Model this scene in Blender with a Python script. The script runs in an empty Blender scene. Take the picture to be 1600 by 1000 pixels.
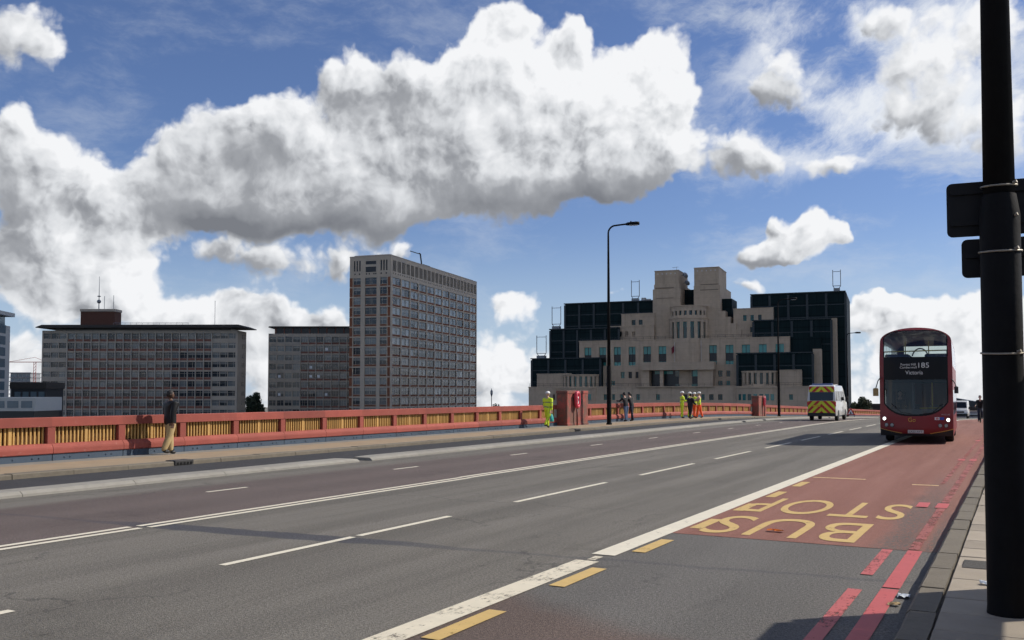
import bpy, bmesh, math, random
from mathutils import Vector, Matrix

random.seed(7)
scene = bpy.context.scene
COL = scene.collection

# ------------------------------------------------------------------ camera
# road frame: x = across the bridge (0 under the camera, left is negative), y = along the bridge, z = up (0 = carriageway)
HEAD = math.radians(28.67)            # camera heading, to the left of the bridge axis
EYE = 1.87
cam_data = bpy.data.cameras.new('camera')
cam = bpy.data.objects.new('camera', cam_data); COL.objects.link(cam)
cam.location = (0, 0, EYE)
cam.rotation_euler = (math.radians(92.5), 0, HEAD)
cam_data.sensor_width = 36; cam_data.lens = 32.51
cam_data.shift_y = 0.0325
cam_data.clip_start = 0.05; cam_data.clip_end = 20000
scene.camera = cam
RIGHT = Vector((math.cos(HEAD), math.sin(HEAD), 0))
FWD = Vector((-math.sin(HEAD), math.cos(HEAD), 0))
def cw(X, Z, z=0.0):
    """metres to the right of / ahead of the camera -> world"""
    v = RIGHT * X + FWD * Z
    return Vector((v.x, v.y, z))

# ------------------------------------------------------------------ sun
SUN_EL = math.radians(39)
SUN_AZ = math.radians(13)             # ahead of the camera's right hand
hz = RIGHT * math.cos(SUN_AZ) + FWD * math.sin(SUN_AZ)
SUN = Vector((hz.x * math.cos(SUN_EL), hz.y * math.cos(SUN_EL), math.sin(SUN_EL)))
sun_data = bpy.data.lights.new('sun', 'SUN')
sun_data.energy = 4.8; sun_data.angle = math.radians(0.55); sun_data.color = (1.0, 0.93, 0.82)
sun = bpy.data.objects.new('sun', sun_data); COL.objects.link(sun)
sun.rotation_euler = SUN.to_track_quat('Z', 'Y').to_euler()
sun.location = SUN * 300

# ------------------------------------------------------------------ exposure
scene.view_settings.view_transform = 'Standard'
scene.view_settings.look = 'None'
scene.view_settings.exposure = 0.0
scene.view_settings.gamma = 1.0
scene.view_settings.use_curve_mapping = False
scene.render.engine = 'CYCLES'
scene.cycles.use_denoising = True
scene.cycles.use_adaptive_sampling = True; scene.cycles.adaptive_threshold = 0.025; scene.cycles.adaptive_min_samples = 16
scene.cycles.max_bounces = 5; scene.cycles.diffuse_bounces = 2
scene.cycles.transparent_max_bounces = 12
scene.cycles.sample_clamp_indirect = 6

# ------------------------------------------------------------------ node expression helper
class NT:
    def __init__(s, tree): s.t = tree; s.n = tree.nodes; s.l = tree.links
    def new(s, kind, **kw):
        n = s.n.new(kind)
        for k, v in kw.items(): setattr(n, k, v)
        return n
    def put(s, sock, v):
        if isinstance(v, X): s.l.new(v.s, sock)
        elif isinstance(v, bpy.types.NodeSocket): s.l.new(v, sock)
        elif isinstance(v, (tuple, list)) and len(v) == 3 and sock.type == 'RGBA': sock.default_value = (*v, 1)
        else: sock.default_value = v
    def m(s, op, a, b=None, c=None, clamp=False):
        n = s.new('ShaderNodeMath', operation=op, use_clamp=clamp)
        s.put(n.inputs[0], a)
        if b is not None: s.put(n.inputs[1], b)
        if c is not None: s.put(n.inputs[2], c)
        return X(s, n.outputs[0])
    def v(s, op, a, b=None):
        n = s.new('ShaderNodeVectorMath', operation=op)
        s.put(n.inputs[0], a)
        if b is not None:
            if op == 'SCALE': s.put(n.inputs['Scale'], b)
            else: s.put(n.inputs[1], b)
        return X(s, n.outputs['Value' if op in ('DOT_PRODUCT', 'LENGTH', 'DISTANCE') else 'Vector'])
    def comb(s, x, y, z=0.0):
        n = s.new('ShaderNodeCombineXYZ')
        for i, q in enumerate((x, y, z)): s.put(n.inputs[i], q)
        return X(s, n.outputs[0])
    def sep(s, v):
        n = s.new('ShaderNodeSeparateXYZ'); s.put(n.inputs[0], v)
        return [X(s, o) for o in n.outputs]
    def noise(s, vec, scale=1.0, detail=4.0, rough=0.5, lac=2.0, dist=0.0, color=False, dims='3D'):
        n = s.new('ShaderNodeTexNoise', noise_dimensions=dims)
        if vec is not None: s.put(n.inputs['Vector'], vec)
        for k, q in (('Scale', scale), ('Detail', detail), ('Roughness', rough), ('Lacunarity', lac), ('Distortion', dist)):
            s.put(n.inputs[k], q)
        return X(s, n.outputs['Color' if color else 'Fac'])
    def voro(s, vec, scale=1.0, feature='F1', out='Distance', **kw):
        n = s.new('ShaderNodeTexVoronoi', feature=feature, voronoi_dimensions='2D')
        if vec is not None: s.put(n.inputs['Vector'], vec)
        s.put(n.inputs['Scale'], scale)
        for k, q in kw.items(): s.put(n.inputs[k], q)
        return X(s, n.outputs[out])
    def ss(s, x, a, b, lo=0.0, hi=1.0):
        n = s.new('ShaderNodeMapRange', interpolation_type='SMOOTHSTEP', clamp=True)
        for i, q in enumerate((x, a, b, lo, hi)): s.put(n.inputs[i], q)
        return X(s, n.outputs[0])
    def mix(s, f, a, b, mode='MIX'):
        n = s.new('ShaderNodeMix', data_type='RGBA', blend_type=mode)
        s.put(n.inputs[0], f); s.put(n.inputs[6], a); s.put(n.inputs[7], b)
        return X(s, n.outputs[2])
class X:
    def __init__(s, nt, sock): s.nt = nt; s.s = sock
    def __add__(a, b): return a.nt.m('ADD', a, b)
    __radd__ = __add__
    def __sub__(a, b): return a.nt.m('SUBTRACT', a, b)
    def __rsub__(a, b): return a.nt.m('SUBTRACT', b, a)
    def __mul__(a, b): return a.nt.m('MULTIPLY', a, b)
    __rmul__ = __mul__
    def __truediv__(a, b): return a.nt.m('DIVIDE', a, b)
    def clamp(a): return a.nt.m('ADD', a, 0.0, clamp=True)
    def abs(a): return a.nt.m('ABSOLUTE', a)
    def max(a, b): return a.nt.m('MAXIMUM', a, b)
    def min(a, b): return a.nt.m('MINIMUM', a, b)
    def pow(a, b): return a.nt.m('POWER', a, b)

# ------------------------------------------------------------------ sky: Nishita + broken cumulus placed by azimuth and elevation (degrees)
BLOBS = [
(-4.01,16.34,5.21,3.49,1.00), (2.01,17.30,5.18,3.46,1.05), (6.59,15.90,3.73,2.94,1.00), (10.42,19.03,1.63,2.20,0.90), (9.73,15.97,1.86,2.20,0.85), (7.96,14.17,2.34,1.87,0.70), (-15.09,16.02,2.84,1.97,0.95), (-18.38,14.15,2.75,2.22,0.90), (-11.07,13.86,5.88,2.30,1.00), (-7.16,12.11,6.76,1.52,0.95), (-15.96,11.00,4.52,1.49,0.95), (-19.60,11.70,1.98,1.81,0.70), (-11.81,10.81,5.45,1.14,0.80), (-1.21,20.15,2.01,1.71,0.90), (3.42,21.09,1.28,1.34,0.90), (8.31,20.11,1.34,1.48,0.85), (-6.41,18.85,2.19,1.51,0.85), (-10.14,18.15,1.88,1.44,0.80), (4.00,13.32,3.17,1.37,0.80), (0.00,13.16,4.00,1.37,0.80), (0.00,22.78,1.61,1.18,0.75), (-27.81,12.03,2.73,2.54,0.95), (-25.39,11.23,2.67,2.09,0.95), (-28.49,14.65,1.32,1.65,0.85), (-28.28,19.11,2.23,1.84,1.05), (-21.84,9.72,2.09,1.23,0.85), (-27.57,8.07,3.56,1.80,0.95), (-24.34,7.76,3.74,1.43,0.85), (-26.90,6.19,2.92,1.06,0.70), (-14.81,7.85,2.18,1.29,0.90), (-17.93,8.02,1.46,0.82,0.70), (-10.64,7.90,1.86,1.16,0.95), (-7.14,8.67,1.73,0.70,0.80), (-22.10,5.03,3.32,1.39,0.95), (-27.18,4.41,2.57,1.58,0.85), (-14.40,4.42,3.21,1.38,0.90), (-18.41,3.58,2.17,1.50,0.80), (-11.75,3.69,2.30,1.55,0.75), (-16.99,5.50,1.10,0.76,0.50), (0.00,5.83,1.99,1.18,0.85), (3.38,7.90,0.56,0.51,0.70), (6.54,6.30,1.64,0.63,0.65), (-0.40,2.18,2.38,1.98,0.85), (1.19,0.20,3.16,1.58,0.80), (-15.47,1.34,5.66,1.91,0.80), (-6.32,2.17,1.57,1.58,0.50), (14.32,13.95,1.79,1.32,1.00), (16.72,13.17,2.36,0.88,0.90), (19.80,13.67,1.75,0.72,0.80), (17.58,9.16,1.97,1.04,1.00), (15.00,8.41,1.84,0.76,0.95), (18.14,10.25,1.22,0.96,0.85), (19.98,9.18,0.91,0.59,0.80), (15.76,10.26,0.59,0.82,0.70), (16.47,7.97,1.82,0.53,0.80), (14.79,6.25,1.04,0.61,0.70), (18.96,17.13,2.65,1.26,0.72), (22.46,15.79,2.69,1.17,0.85), (25.17,16.77,2.58,1.84,0.95), (24.74,20.00,3.08,1.56,0.95), (21.86,21.06,2.05,0.92,0.70), (15.33,20.26,1.86,2.12,0.60), (14.92,17.48,1.49,1.28,0.65), (17.35,18.33,1.45,1.39,0.50), (28.12,18.98,1.85,1.59,0.90), (28.96,14.59,1.51,2.14,0.90), (26.10,14.10,1.44,1.02,0.75), (27.67,12.73,1.40,0.88,0.65), (24.20,18.24,1.98,1.33,0.80), (22.60,4.21,2.98,1.24,0.95), (25.26,4.31,2.86,1.15,0.90), (27.81,4.21,2.73,1.19,0.90), (27.13,1.94,2.46,1.76,0.90), (21.53,1.29,2.03,1.84,0.80), (24.23,1.99,1.95,1.45,0.80), (20.90,5.37,1.38,0.37,0.60), ]

def build_world():
    w = bpy.data.worlds.new('World'); scene.world = w; w.use_nodes = True
    t = NT(w.node_tree); t.n.clear()
    out = t.new('ShaderNodeOutputWorld'); bg = t.new('ShaderNodeBackground'); bg.inputs['Strength'].default_value = 0.1
    t.l.new(bg.outputs[0], out.inputs[0])
    sky = t.new('ShaderNodeTexSky', sky_type='NISHITA', sun_disc=False)
    sky.sun_elevation = SUN_EL; sky.sun_rotation = math.atan2(SUN.x, SUN.y)
    sky.air_density = 1.0; sky.dust_density = 0.3; sky.ozone_density = 3.0
    d = X(t, t.new('ShaderNodeTexCoord').outputs['Generated'])
    d = t.v('NORMALIZE', d)
    cx = t.v('DOT_PRODUCT', d, tuple(RIGHT)); cz = t.v('DOT_PRODUCT', d, tuple(FWD))
    dz = t.sep(d)[2]
    az = t.m('ARCTAN2', cx, cz) * 57.29578
    el = t.m('ARCSINE', dz) * 57.29578
    c = t.comb(az, el, 0.0)
    def n2d(vec, scale, detail, rough, dist=0.0): return t.noise(vec, scale, detail, rough, 2.0, dist, dims='2D')
    wx = n2d(c, 0.22, 4, 0.55) - 0.5; wy = n2d(t.v('ADD', c, (47.3, 19.1, 0)), 0.22, 4, 0.55) - 0.5
    jit = t.comb(wx, wy, 0.0)
    p0 = t.v('ADD', c, t.v('SCALE', jit, 1.5))
    def field(p):
        a = n2d(p, 0.21, 9, 0.58)
        b = t.voro(p, 0.24, 'F1', Detail=3.5, Roughness=0.60, Lacunarity=2.1)
        return a * 0.80 + (0.5 - b) * 0.60
    n0 = field(p0)
    n1 = field(t.v('ADD', p0, (0.55, 0.65, 0.0)))
    n2 = n2d(t.v('ADD', p0, (1.9, 2.2, 0)), 0.16, 3, 0.5) - n2d(p0, 0.16, 3, 0.5)
    # placed masses
    pa = t.v('ADD', c, t.v('SCALE', jit, 3.0))
    def vmadd(v, m_, a_):
        n = t.new('ShaderNodeVectorMath', operation='MULTIPLY_ADD'); t.put(n.inputs[0], v)
        n.inputs[1].default_value = m_; n.inputs[2].default_value = a_
        return X(t, n.outputs[0])
    zero = t.new('ShaderNodeValue').outputs[0]; zero.default_value = 0.0; S = B = X(t, zero)
    for (a0, e0, ra, re, am) in BLOBS:
        q = vmadd(pa, (1 / ra, 1 / re, 0), (-a0 / ra, -e0 / re, 0))
        g = t.m('POWER', math.exp(-0.8), t.v('DOT_PRODUCT', q, q))
        S = t.m('MULTIPLY_ADD', g, am, S)
        B = t.m('MULTIPLY_ADD', g, t.v('DOT_PRODUCT', q, (0.42, 0.9, 0)), B)
    broad = (B / (S + 0.05)).max(-0.95).min(1.2)
    # the rest of the sky goes on with the same broken cover
    away = t.ss(az.abs(), 29.0, 36.0).max(t.ss(el, 23.5, 29.0)).max(t.ss(el, 1.0, -3.0))
    cover = t.ss(n2d(c, 0.055, 3, 0.5), 0.46, 0.66)
    mask = S.min(1.25) * (1.0 - away) + cover * away
    # low bank of far cloud
    low = t.ss(el, 9.5, 0.5) * 0.84
    mask = mask.max(low)
    ragged = t.ss(az, 10.0, 17.0) * t.ss(el, 11.0, 15.0) * (1.0 - away)
    D = mask * 1.30 + (n0 - 0.44) * (0.95 + ragged * 0.9) - 0.52 + ragged * 0.08
    alpha = t.ss(D, -0.06, 0.32 + ragged * 0.25)
    wisp = t.ss(n2d(t.v('MULTIPLY', p0, (1, 2.6, 0)), 0.09, 7, 0.66), 0.44, 0.80) * (0.30 + t.ss(az, 5.0, 15.0) * t.ss(el, 6.0, 13.0) * 0.55)
    base = 0.57 + broad * 0.70 * (1.0 - low * 0.9) + t.ss(az, -14.0, 12.0) * 0.22 - t.ss(D, 0.25, 0.9) * 0.06 + low * 0.22 + t.ss(az, -17.0, -24.0) * 0.14
    det = (n0 - n1) * 0.85 - n2 * 0.45
    lit = base + det * (0.30 + t.ss(base, 0.25, 0.75) * 0.70)
    edge = 1.0 - t.ss(D, 0.05, 0.45)
    lit = (lit + edge * 0.10).clamp()
    ramp = t.new('ShaderNodeValToRGB'); e = ramp.color_ramp.elements
    e[0].position = 0.05; e[0].color = (0.21, 0.222, 0.25, 1); e[1].position = 0.95; e[1].color = (0.97, 0.98, 1.0, 1)
    x = e.new(0.38); x.color = (0.37, 0.385, 0.415, 1); x = e.new(0.66); x.color = (0.74, 0.76, 0.79, 1)
    t.put(ramp.inputs[0], lit)
    cloud = t.v('SCALE', X(t, ramp.outputs[0]), 9.4)
    blue = t.v('MULTIPLY', X(t, sky.outputs[0]), SKYGAIN)
    blue = t.mix(t.ss(el, 11.0, 0.0) * 0.72, blue, (4.9, 6.3, 8.0))
    # torn veils beside the ragged clouds
    sx = t.v('DOT_PRODUCT', p0, (0.80, 0.60, 0)); sy = t.v('DOT_PRODUCT', p0, (-0.60, 0.80, 0))
    nv = n2d(t.comb(sx * 0.6, sy, 0.0), 0.24, 9, 0.66)
    veil = t.ss(S.min(1.0) * 0.75 + (nv - 0.5) * 1.9, 0.14, 0.92) * ragged * 0.92
    col = t.mix(wisp, blue, (6.6, 7.1, 7.8))
    col = t.mix(veil, col, (8.6, 8.9, 9.3))
    col = t.mix(alpha, col, cloud)
    t.put(bg.inputs['Color'], col)
    w.cycles.sampling_method = 'NONE'
SKYGAIN = (0.77, 0.80, 1.0)
build_world()

# ================================================================== helpers
def zp(s):
    """height of the carriageway along the bridge: level, then over the crest and down"""
    if s <= 55: return 0.0
    if s <= 87.4: return -0.00034 * (s - 55) ** 2
    if s <= 260: return -0.357 - 0.022 * (s - 87.4)
    return -4.155
def link(o, parent=None):
    COL.objects.link(o)
    if parent is not None: o.parent = parent
    return o
def tag(o, label=None, cat=None, group=None, kind=None):
    if label: o['label'] = label
    if cat: o['category'] = cat
    if group: o['group'] = group
    if kind: o['kind'] = kind
    return o
def empty(name, loc=(0, 0, 0), rz=0.0, label=None, cat=None, group=None):
    o = bpy.data.objects.new(name, None); o.empty_display_size = 0.2
    o.location = loc; o.rotation_euler = (0, 0, rz)
    link(o); tag(o, label, cat, group)
    return o
def inst(name, mesh, parent=None, loc=(0, 0, 0), rz=0.0, scale=None):
    o = bpy.data.objects.new(name, mesh); o.location = loc; o.rotation_euler = (0, 0, rz)
    if scale: o.scale = scale
    return link(o, parent)
def copy_tree(o, parent=None):
    c = o.copy(); link(c, parent)
    for ch in list(o.children): copy_tree(ch, c)
    return c
class MB:
    """collects faces into one mesh"""
    def __init__(s): s.v = []; s.f = []; s.m = []
    def face(s, pts, mi=0):
        b = len(s.v); s.v += [tuple(p) for p in pts]; s.f.append(tuple(range(b, b + len(pts)))); s.m.append(mi)
    def raw(s, vs, fs, mi=0):
        b = len(s.v); s.v += [tuple(p) for p in vs]
        for f in fs: s.f.append(tuple(i + b for i in f)); s.m.append(mi)
        return s
    def box(s, x0, x1, y0, y1, z0, z1, mi=0):
        vs = [(x, y, z) for z in (z0, z1) for y in (y0, y1) for x in (x0, x1)]
        return s.raw(vs, [(0, 2, 3, 1), (4, 5, 7, 6), (0, 1, 5, 4), (2, 6, 7, 3), (0, 4, 6, 2), (1, 3, 7, 5)], mi)
    def bevbox(s, x0, x1, y0, y1, z0, z1, b=0.02, mi=0):
        """box with its top edges and upright edges chamfered"""
        def ring(i, z): return [(x0 + i + b, y0 + i, z), (x1 - i - b, y0 + i, z), (x1 - i, y0 + i + b, z), (x1 - i, y1 - i - b, z),
                                (x1 - i - b, y1 - i, z), (x0 + i + b, y1 - i, z), (x0 + i, y1 - i - b, z), (x0 + i, y0 + i + b, z)]
        vs = ring(0, z0) + ring(0, z1 - b) + ring(b, z1)
        fs = [tuple(range(7, -1, -1)), tuple(range(16, 24))]
        for k in (0, 8):
            for i in range(8): fs.append((k + i, k + (i + 1) % 8, k + 8 + (i + 1) % 8, k + 8 + i))
        return s.raw(vs, fs, mi)
    def sweep(s, prof, path, mi=0, close=True, caps=True):
        """prof: list of (x, z); path: list of (y, dx, dz)"""
        n = len(prof); vs = []
        for (y, dx, dz) in path: vs += [(p[0] + dx, y, p[1] + dz) for p in prof]
        fs = []
        for i in range(len(path) - 1):
            for j in range(n if close else n - 1):
                a = i * n + j; b = i * n + (j + 1) % n
                fs.append((a, b, b + n, a + n))
        if caps and close:
            fs.append(tuple(range(n - 1, -1, -1))); fs.append(tuple(range((len(path) - 1) * n, len(path) * n)))
        return s.raw(vs, fs, mi)
    def tube(s, pts, rads, n=10, mi=0, caps=True):
        pts = [Vector(p) for p in pts]; vs = []; prev = None
        for i, p in enumerate(pts):
            d = (pts[min(i + 1, len(pts) - 1)] - pts[max(i - 1, 0)]).normalized()
            if prev is None:
                a = d.cross(Vector((0, 0, 1))) if abs(d.z) < 0.95 else d.cross(Vector((0, 1, 0)))
            else: a = prev - d * prev.dot(d)
            a.normalize(); prev = a; b = d.cross(a)
            r = rads[i] if isinstance(rads, (list, tuple)) else rads
            for k in range(n):
                th = 2 * math.pi * k / n
                vs.append(tuple(p + a * (r * math.cos(th)) + b * (r * math.sin(th))))
        fs = []
        for i in range(len(pts) - 1):
            for k in range(n): fs.append((i * n + k, i * n + (k + 1) % n, (i + 1) * n + (k + 1) % n, (i + 1) * n + k))
        if caps: fs.append(tuple(range(n - 1, -1, -1))); fs.append(tuple(range((len(pts) - 1) * n, len(pts) * n)))
        return s.raw(vs, fs, mi)
    def lathe(s, prof, n=16, c=(0, 0, 0), mi=0):
        vs = []
        for (r, z) in prof:
            for k in range(n):
                th = 2 * math.pi * k / n; vs.append((c[0] + r * math.cos(th), c[1] + r * math.sin(th), c[2] + z))
        fs = []
        for i in range(len(prof) - 1):
            for k in range(n): fs.append((i * n + k, i * n + (k + 1) % n, (i + 1) * n + (k + 1) % n, (i + 1) * n + k))
        fs.append(tuple(range(n - 1, -1, -1))); fs.append(tuple(range((len(prof) - 1) * n, len(prof) * n)))
        return s.raw(vs, fs, mi)
    def prism(s, poly, a, b, axis='x', mi=0):
        """poly in the plane across the axis, extruded from a to b"""
        n = len(poly)
        def P(u, v, w): return {'x': (w, u, v), 'y': (u, w, v), 'z': (u, v, w)}[axis]
        vs = [P(u, v, a) for u, v in poly] + [P(u, v, b) for u, v in poly]
        fs = [tuple(range(n - 1, -1, -1)), tuple(range(n, 2 * n))]
        for i in range(n): fs.append((i, (i + 1) % n, n + (i + 1) % n, n + i))
        return s.raw(vs, fs, mi)
    def ball(s, c, r, n=10, m=6, mi=0, sc=(1, 1, 1)):
        vs = [(c[0], c[1], c[2] - r * sc[2])]
        for i in range(1, m):
            ph = -math.pi / 2 + math.pi * i / m
            for k in range(n):
                th = 2 * math.pi * k / n
                vs.append((c[0] + r * sc[0] * math.cos(ph) * math.cos(th), c[1] + r * sc[1] * math.cos(ph) * math.sin(th), c[2] + r * sc[2] * math.sin(ph)))
        vs.append((c[0], c[1], c[2] + r * sc[2])); L = len(vs) - 1; fs = []
        for k in range(n): fs.append((0, 1 + (k + 1) % n, 1 + k)); fs.append((L, 1 + (m - 2) * n + k, 1 + (m - 2) * n + (k + 1) % n))
        for i in range(m - 2):
            for k in range(n): fs.append((1 + i * n + k, 1 + i * n + (k + 1) % n, 1 + (i + 1) * n + (k + 1) % n, 1 + (i + 1) * n + k))
        return s.raw(vs, fs, mi)
    def mesh(s, name, mats, smooth=False, fix=True):
        me = bpy.data.meshes.new(name); me.from_pydata(s.v, [], s.f)
        for m_ in (mats if isinstance(mats, (list, tuple)) else [mats]): me.materials.append(m_)
        for p, mi in zip(me.polygons, s.m): p.material_index = mi; p.use_smooth = smooth
        if fix:
            bm = bmesh.new(); bm.from_mesh(me); bmesh.ops.recalc_face_normals(bm, faces=bm.faces); bm.to_mesh(me); bm.free()
        me.update(); return me
    def build(s, name, mats, parent=None, smooth=False, fix=True, loc=(0, 0, 0)):
        o = bpy.data.objects.new(name, s.mesh(name, mats, smooth, fix)); o.location = loc
        return link(o, parent)
def smooth_by_angle(o, deg=35):
    me = o.data
    bm = bmesh.new(); bm.from_mesh(me)
    bmesh.ops.remove_doubles(bm, verts=bm.verts, dist=0.0005)
    for f in bm.faces: f.smooth = True
    lim = math.radians(deg)
    for e in bm.edges:
        e.smooth = len(e.link_faces) == 2 and e.calc_face_angle(3.2) < lim
    bm.to_mesh(me); bm.free()
    return o
def text_mesh(body, mats, space=1.0):
    cu = bpy.data.curves.new('lettering', 'FONT'); cu.body = body; cu.align_x = 'CENTER'; cu.space_character = space; cu.resolution_u = 6
    o = bpy.data.objects.new('lettering', cu); COL.objects.link(o)
    bpy.context.view_layer.update()
    me = bpy.data.meshes.new_from_object(o.evaluated_get(bpy.context.evaluated_depsgraph_get()))
    COL.objects.unlink(o); bpy.data.objects.remove(o); bpy.data.curves.remove(cu)
    me.materials.clear(); me.materials.append(mats)
    return me
def fit_text(me, w, h):
    """centre the lettering on the origin and stretch it to w by h"""
    xs = [v.co.x for v in me.vertices]; ys = [v.co.y for v in me.vertices]
    cx, cy = (min(xs) + max(xs)) / 2, (min(ys) + max(ys)) / 2; sx = w / (max(xs) - min(xs)); sy = h / (max(ys) - min(ys))
    for v in me.vertices: v.co = ((v.co.x - cx) * sx, (v.co.y - cy) * sy, 0)
    return me

# ================================================================== materials
MATS = {}
def pm(name, col, rough=0.7, var=0.15, vs=2.0, bump=0.0, bs=60.0, metal=0.0, rnd=0.0, spec=0.5, coat=0.0, custom=None, det=5):
    if name in MATS: return MATS[name]
    m = bpy.data.materials.new(name); m.use_nodes = True; MATS[name] = m
    t = NT(m.node_tree); b = t.n['Principled BSDF']
    co = X(t, t.new('ShaderNodeTexCoord').outputs['Object'])
    c = t.mix(0.0, col, col)
    if var:
        n = t.noise(co, vs, det, 0.6)
        k = 1.0 + (n - 0.5) * (2.4 * var)
        c = t.v('SCALE', c, k)
    if rnd:
        r = X(t, t.new('ShaderNodeObjectInfo').outputs['Random'])
        c = t.v('SCALE', c, 1.0 + (r - 0.5) * (2 * rnd))
    if custom: c = custom(t, co, c, b)
    t.put(b.inputs['Base Color'], c)
    b.inputs['Roughness'].default_value = rough; b.inputs['Metallic'].default_value = metal
    b.inputs['Specular IOR Level'].default_value = spec; b.inputs['Coat Weight'].default_value = coat
    if bump:
        bn = t.new('ShaderNodeBump'); bn.inputs['Strength'].default_value = bump; bn.inputs['Distance'].default_value = 0.02
        t.put(bn.inputs['Height'], t.noise(co, bs, 4, 0.6)); t.l.new(bn.outputs[0], b.inputs['Normal'])
    return m
def glow(name, col, strength):
    m = bpy.data.materials.new(name); m.use_nodes = True; b = m.node_tree.nodes['Principled BSDF']
    b.inputs['Base Color'].default_value = (*col, 1); b.inputs['Emission Color'].default_value = (*col, 1); b.inputs['Emission Strength'].default_value = strength
    return m
def paint(name, col, wear=0.5, hole=0.42):
    """road paint: thins out to nothing in worn spots"""
    m = bpy.data.materials.new(name); m.use_nodes = True; t = NT(m.node_tree); b = t.n['Principled BSDF']; out = t.n['Material Output']
    co = X(t, t.new('ShaderNodeTexCoord').outputs['Object'])
    n1 = t.noise(co, 2.2, 6, 0.7); n2 = t.noise(t.v('MULTIPLY', co, (1.0, 0.35, 1)), 34.0, 5, 0.75)
    k = t.ss(n1 * 0.55 + n2 * 0.45, hole - 0.05 * wear - 0.03, hole + 0.05 * wear + 0.03)
    c = t.v('SCALE', t.mix(0.0, col, col), 0.82 + t.noise(co, 5.0, 6, 0.7) * 0.36)
    t.put(b.inputs['Base Color'], c); b.inputs['Roughness'].default_value = 0.65
    tr = t.new('ShaderNodeBsdfTransparent'); mx = t.new('ShaderNodeMixShader')
    t.put(mx.inputs[0], k); t.l.new(tr.outputs[0], mx.inputs[1]); t.l.new(b.outputs[0], mx.inputs[2]); t.l.new(mx.outputs[0], out.inputs[0])
    return m

# ---- road surface: grey lanes, purple-brown lanes beyond the double line, brown patch and a sealed expansion joint
def road_custom(t, co, c, b):
    x, y, z = t.sep(co)
    big = t.noise(co, 0.35, 5, 0.6); mid = t.noise(co, 2.2, 6, 0.65); fine = t.noise(co, 38.0, 4, 0.8)
    streak = t.noise(t.v('MULTIPLY', co, (1.6, 0.07, 1)), 1.0, 5, 0.6)
    wob = (big - 0.5) * 1.3
    col = t.mix(t.ss(streak, 0.35, 0.68), (0.138, 0.127, 0.109), (0.184, 0.170, 0.147))
    far = t.ss(x + wob * 0.25, -10.75, -10.95) * t.ss(x + wob * 0.5, -14.75, -14.35)
    col = t.mix(far * 0.85, col, (0.122, 0.092, 0.086))
    near = t.ss(x + wob * 0.15, -4.32, -4.22)
    col = t.mix(near, col, (0.138, 0.130, 0.120))
    brown = near * t.ss(y + wob * 1.2 + x * 0.55, 5.9, 5.2)
    col = t.mix(brown * 0.85, col, (0.128, 0.088, 0.072))
    wheel = t.ss(t.m('PINGPONG', x + 0.35, 0.85) + wob * 0.12, 0.25, 0.7)
    col = t.v('SCALE', col, 0.93 + wheel * 0.11)
    # joint sealed with bitumen across the deck, and its finer crack
    jl = (y - (9.15 + (x + 11.0) * 0.085) + (t.noise(t.comb(x, 0.0), 0.8, 4, 0.6) - 0.5) * 0.35).abs()
    side = t.ss(x, -12.5, -10.4) * t.ss(x, -5.0, -8.2)
    jw = 0.05 + side * 0.16
    jm = t.ss(jl - jw + (mid - 0.5) * 0.16, 0.05, -0.03)
    col = t.mix(jm * (0.35 + side * 0.5), col, (0.052, 0.054, 0.068))
    # pale dusty band beside the joint in the near lane, dark crack lines elsewhere
    cr = t.ss((y - 14.0 - (t.noise(t.comb(x, 0.0), 0.5, 6, 0.65) - 0.5) * 3.0).abs(), 0.022, 0.008) * t.ss(x, -4.5, -6.0)
    col = t.mix(cr * 0.6, col, (0.04, 0.04, 0.042))
    col = t.v('SCALE', col, 0.84 + t.noise(co, 0.55, 6, 0.62) * 0.32)
    stain = t.ss(big, 0.56, 0.70) * t.ss(mid, 0.4, 0.65)
    col = t.v('SCALE', col, 1.0 - stain * 0.22)
    oil = t.ss(t.noise(t.v('MULTIPLY', co, (1.0, 0.22, 1)), 0.9, 5, 0.65), 0.62, 0.74)
    col = t.v('SCALE', col, 1.0 - oil * 0.25)
    speck = t.ss(fine, 0.36, 0.70)
    col = t.v('SCALE', col, 0.56 + speck * 0.80)
    wv = t.v('ADD', co, t.v('SCALE', t.v('SUBTRACT', t.noise(co, 0.9, 5, 0.65, color=True), (0.5, 0.5, 0.5)), 1.6))
    crack = t.ss(t.voro(t.v('MULTIPLY', wv, (1.0, 0.45, 1)), 0.42, 'DISTANCE_TO_EDGE'), 0.010, 0.003) * t.ss(t.noise(co, 0.28, 3, 0.6), 0.52, 0.60)
    col = t.mix(crack * 0.55, col, (0.045, 0.043, 0.040))
    drip = t.ss(t.noise(t.v('MULTIPLY', co, (1.0, 0.6, 1)), 2.6, 3, 0.6), 0.70, 0.76)
    col = t.v('SCALE', col, 1.0 - drip * 0.30)
    white = t.ss(t.noise(co, 130.0, 1, 0.5), 0.74, 0.80) * near
    col = t.mix(white * 0.5, col, (0.32, 0.31, 0.30))
    t.put(b.inputs['Roughness'], 0.78 + mid * 0.15)
    return col
M_road = pm('asphalt', (0.1, 0.1, 0.1), 0.85, var=0, bump=0.55, bs=70, custom=road_custom, spec=0.35)
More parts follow.
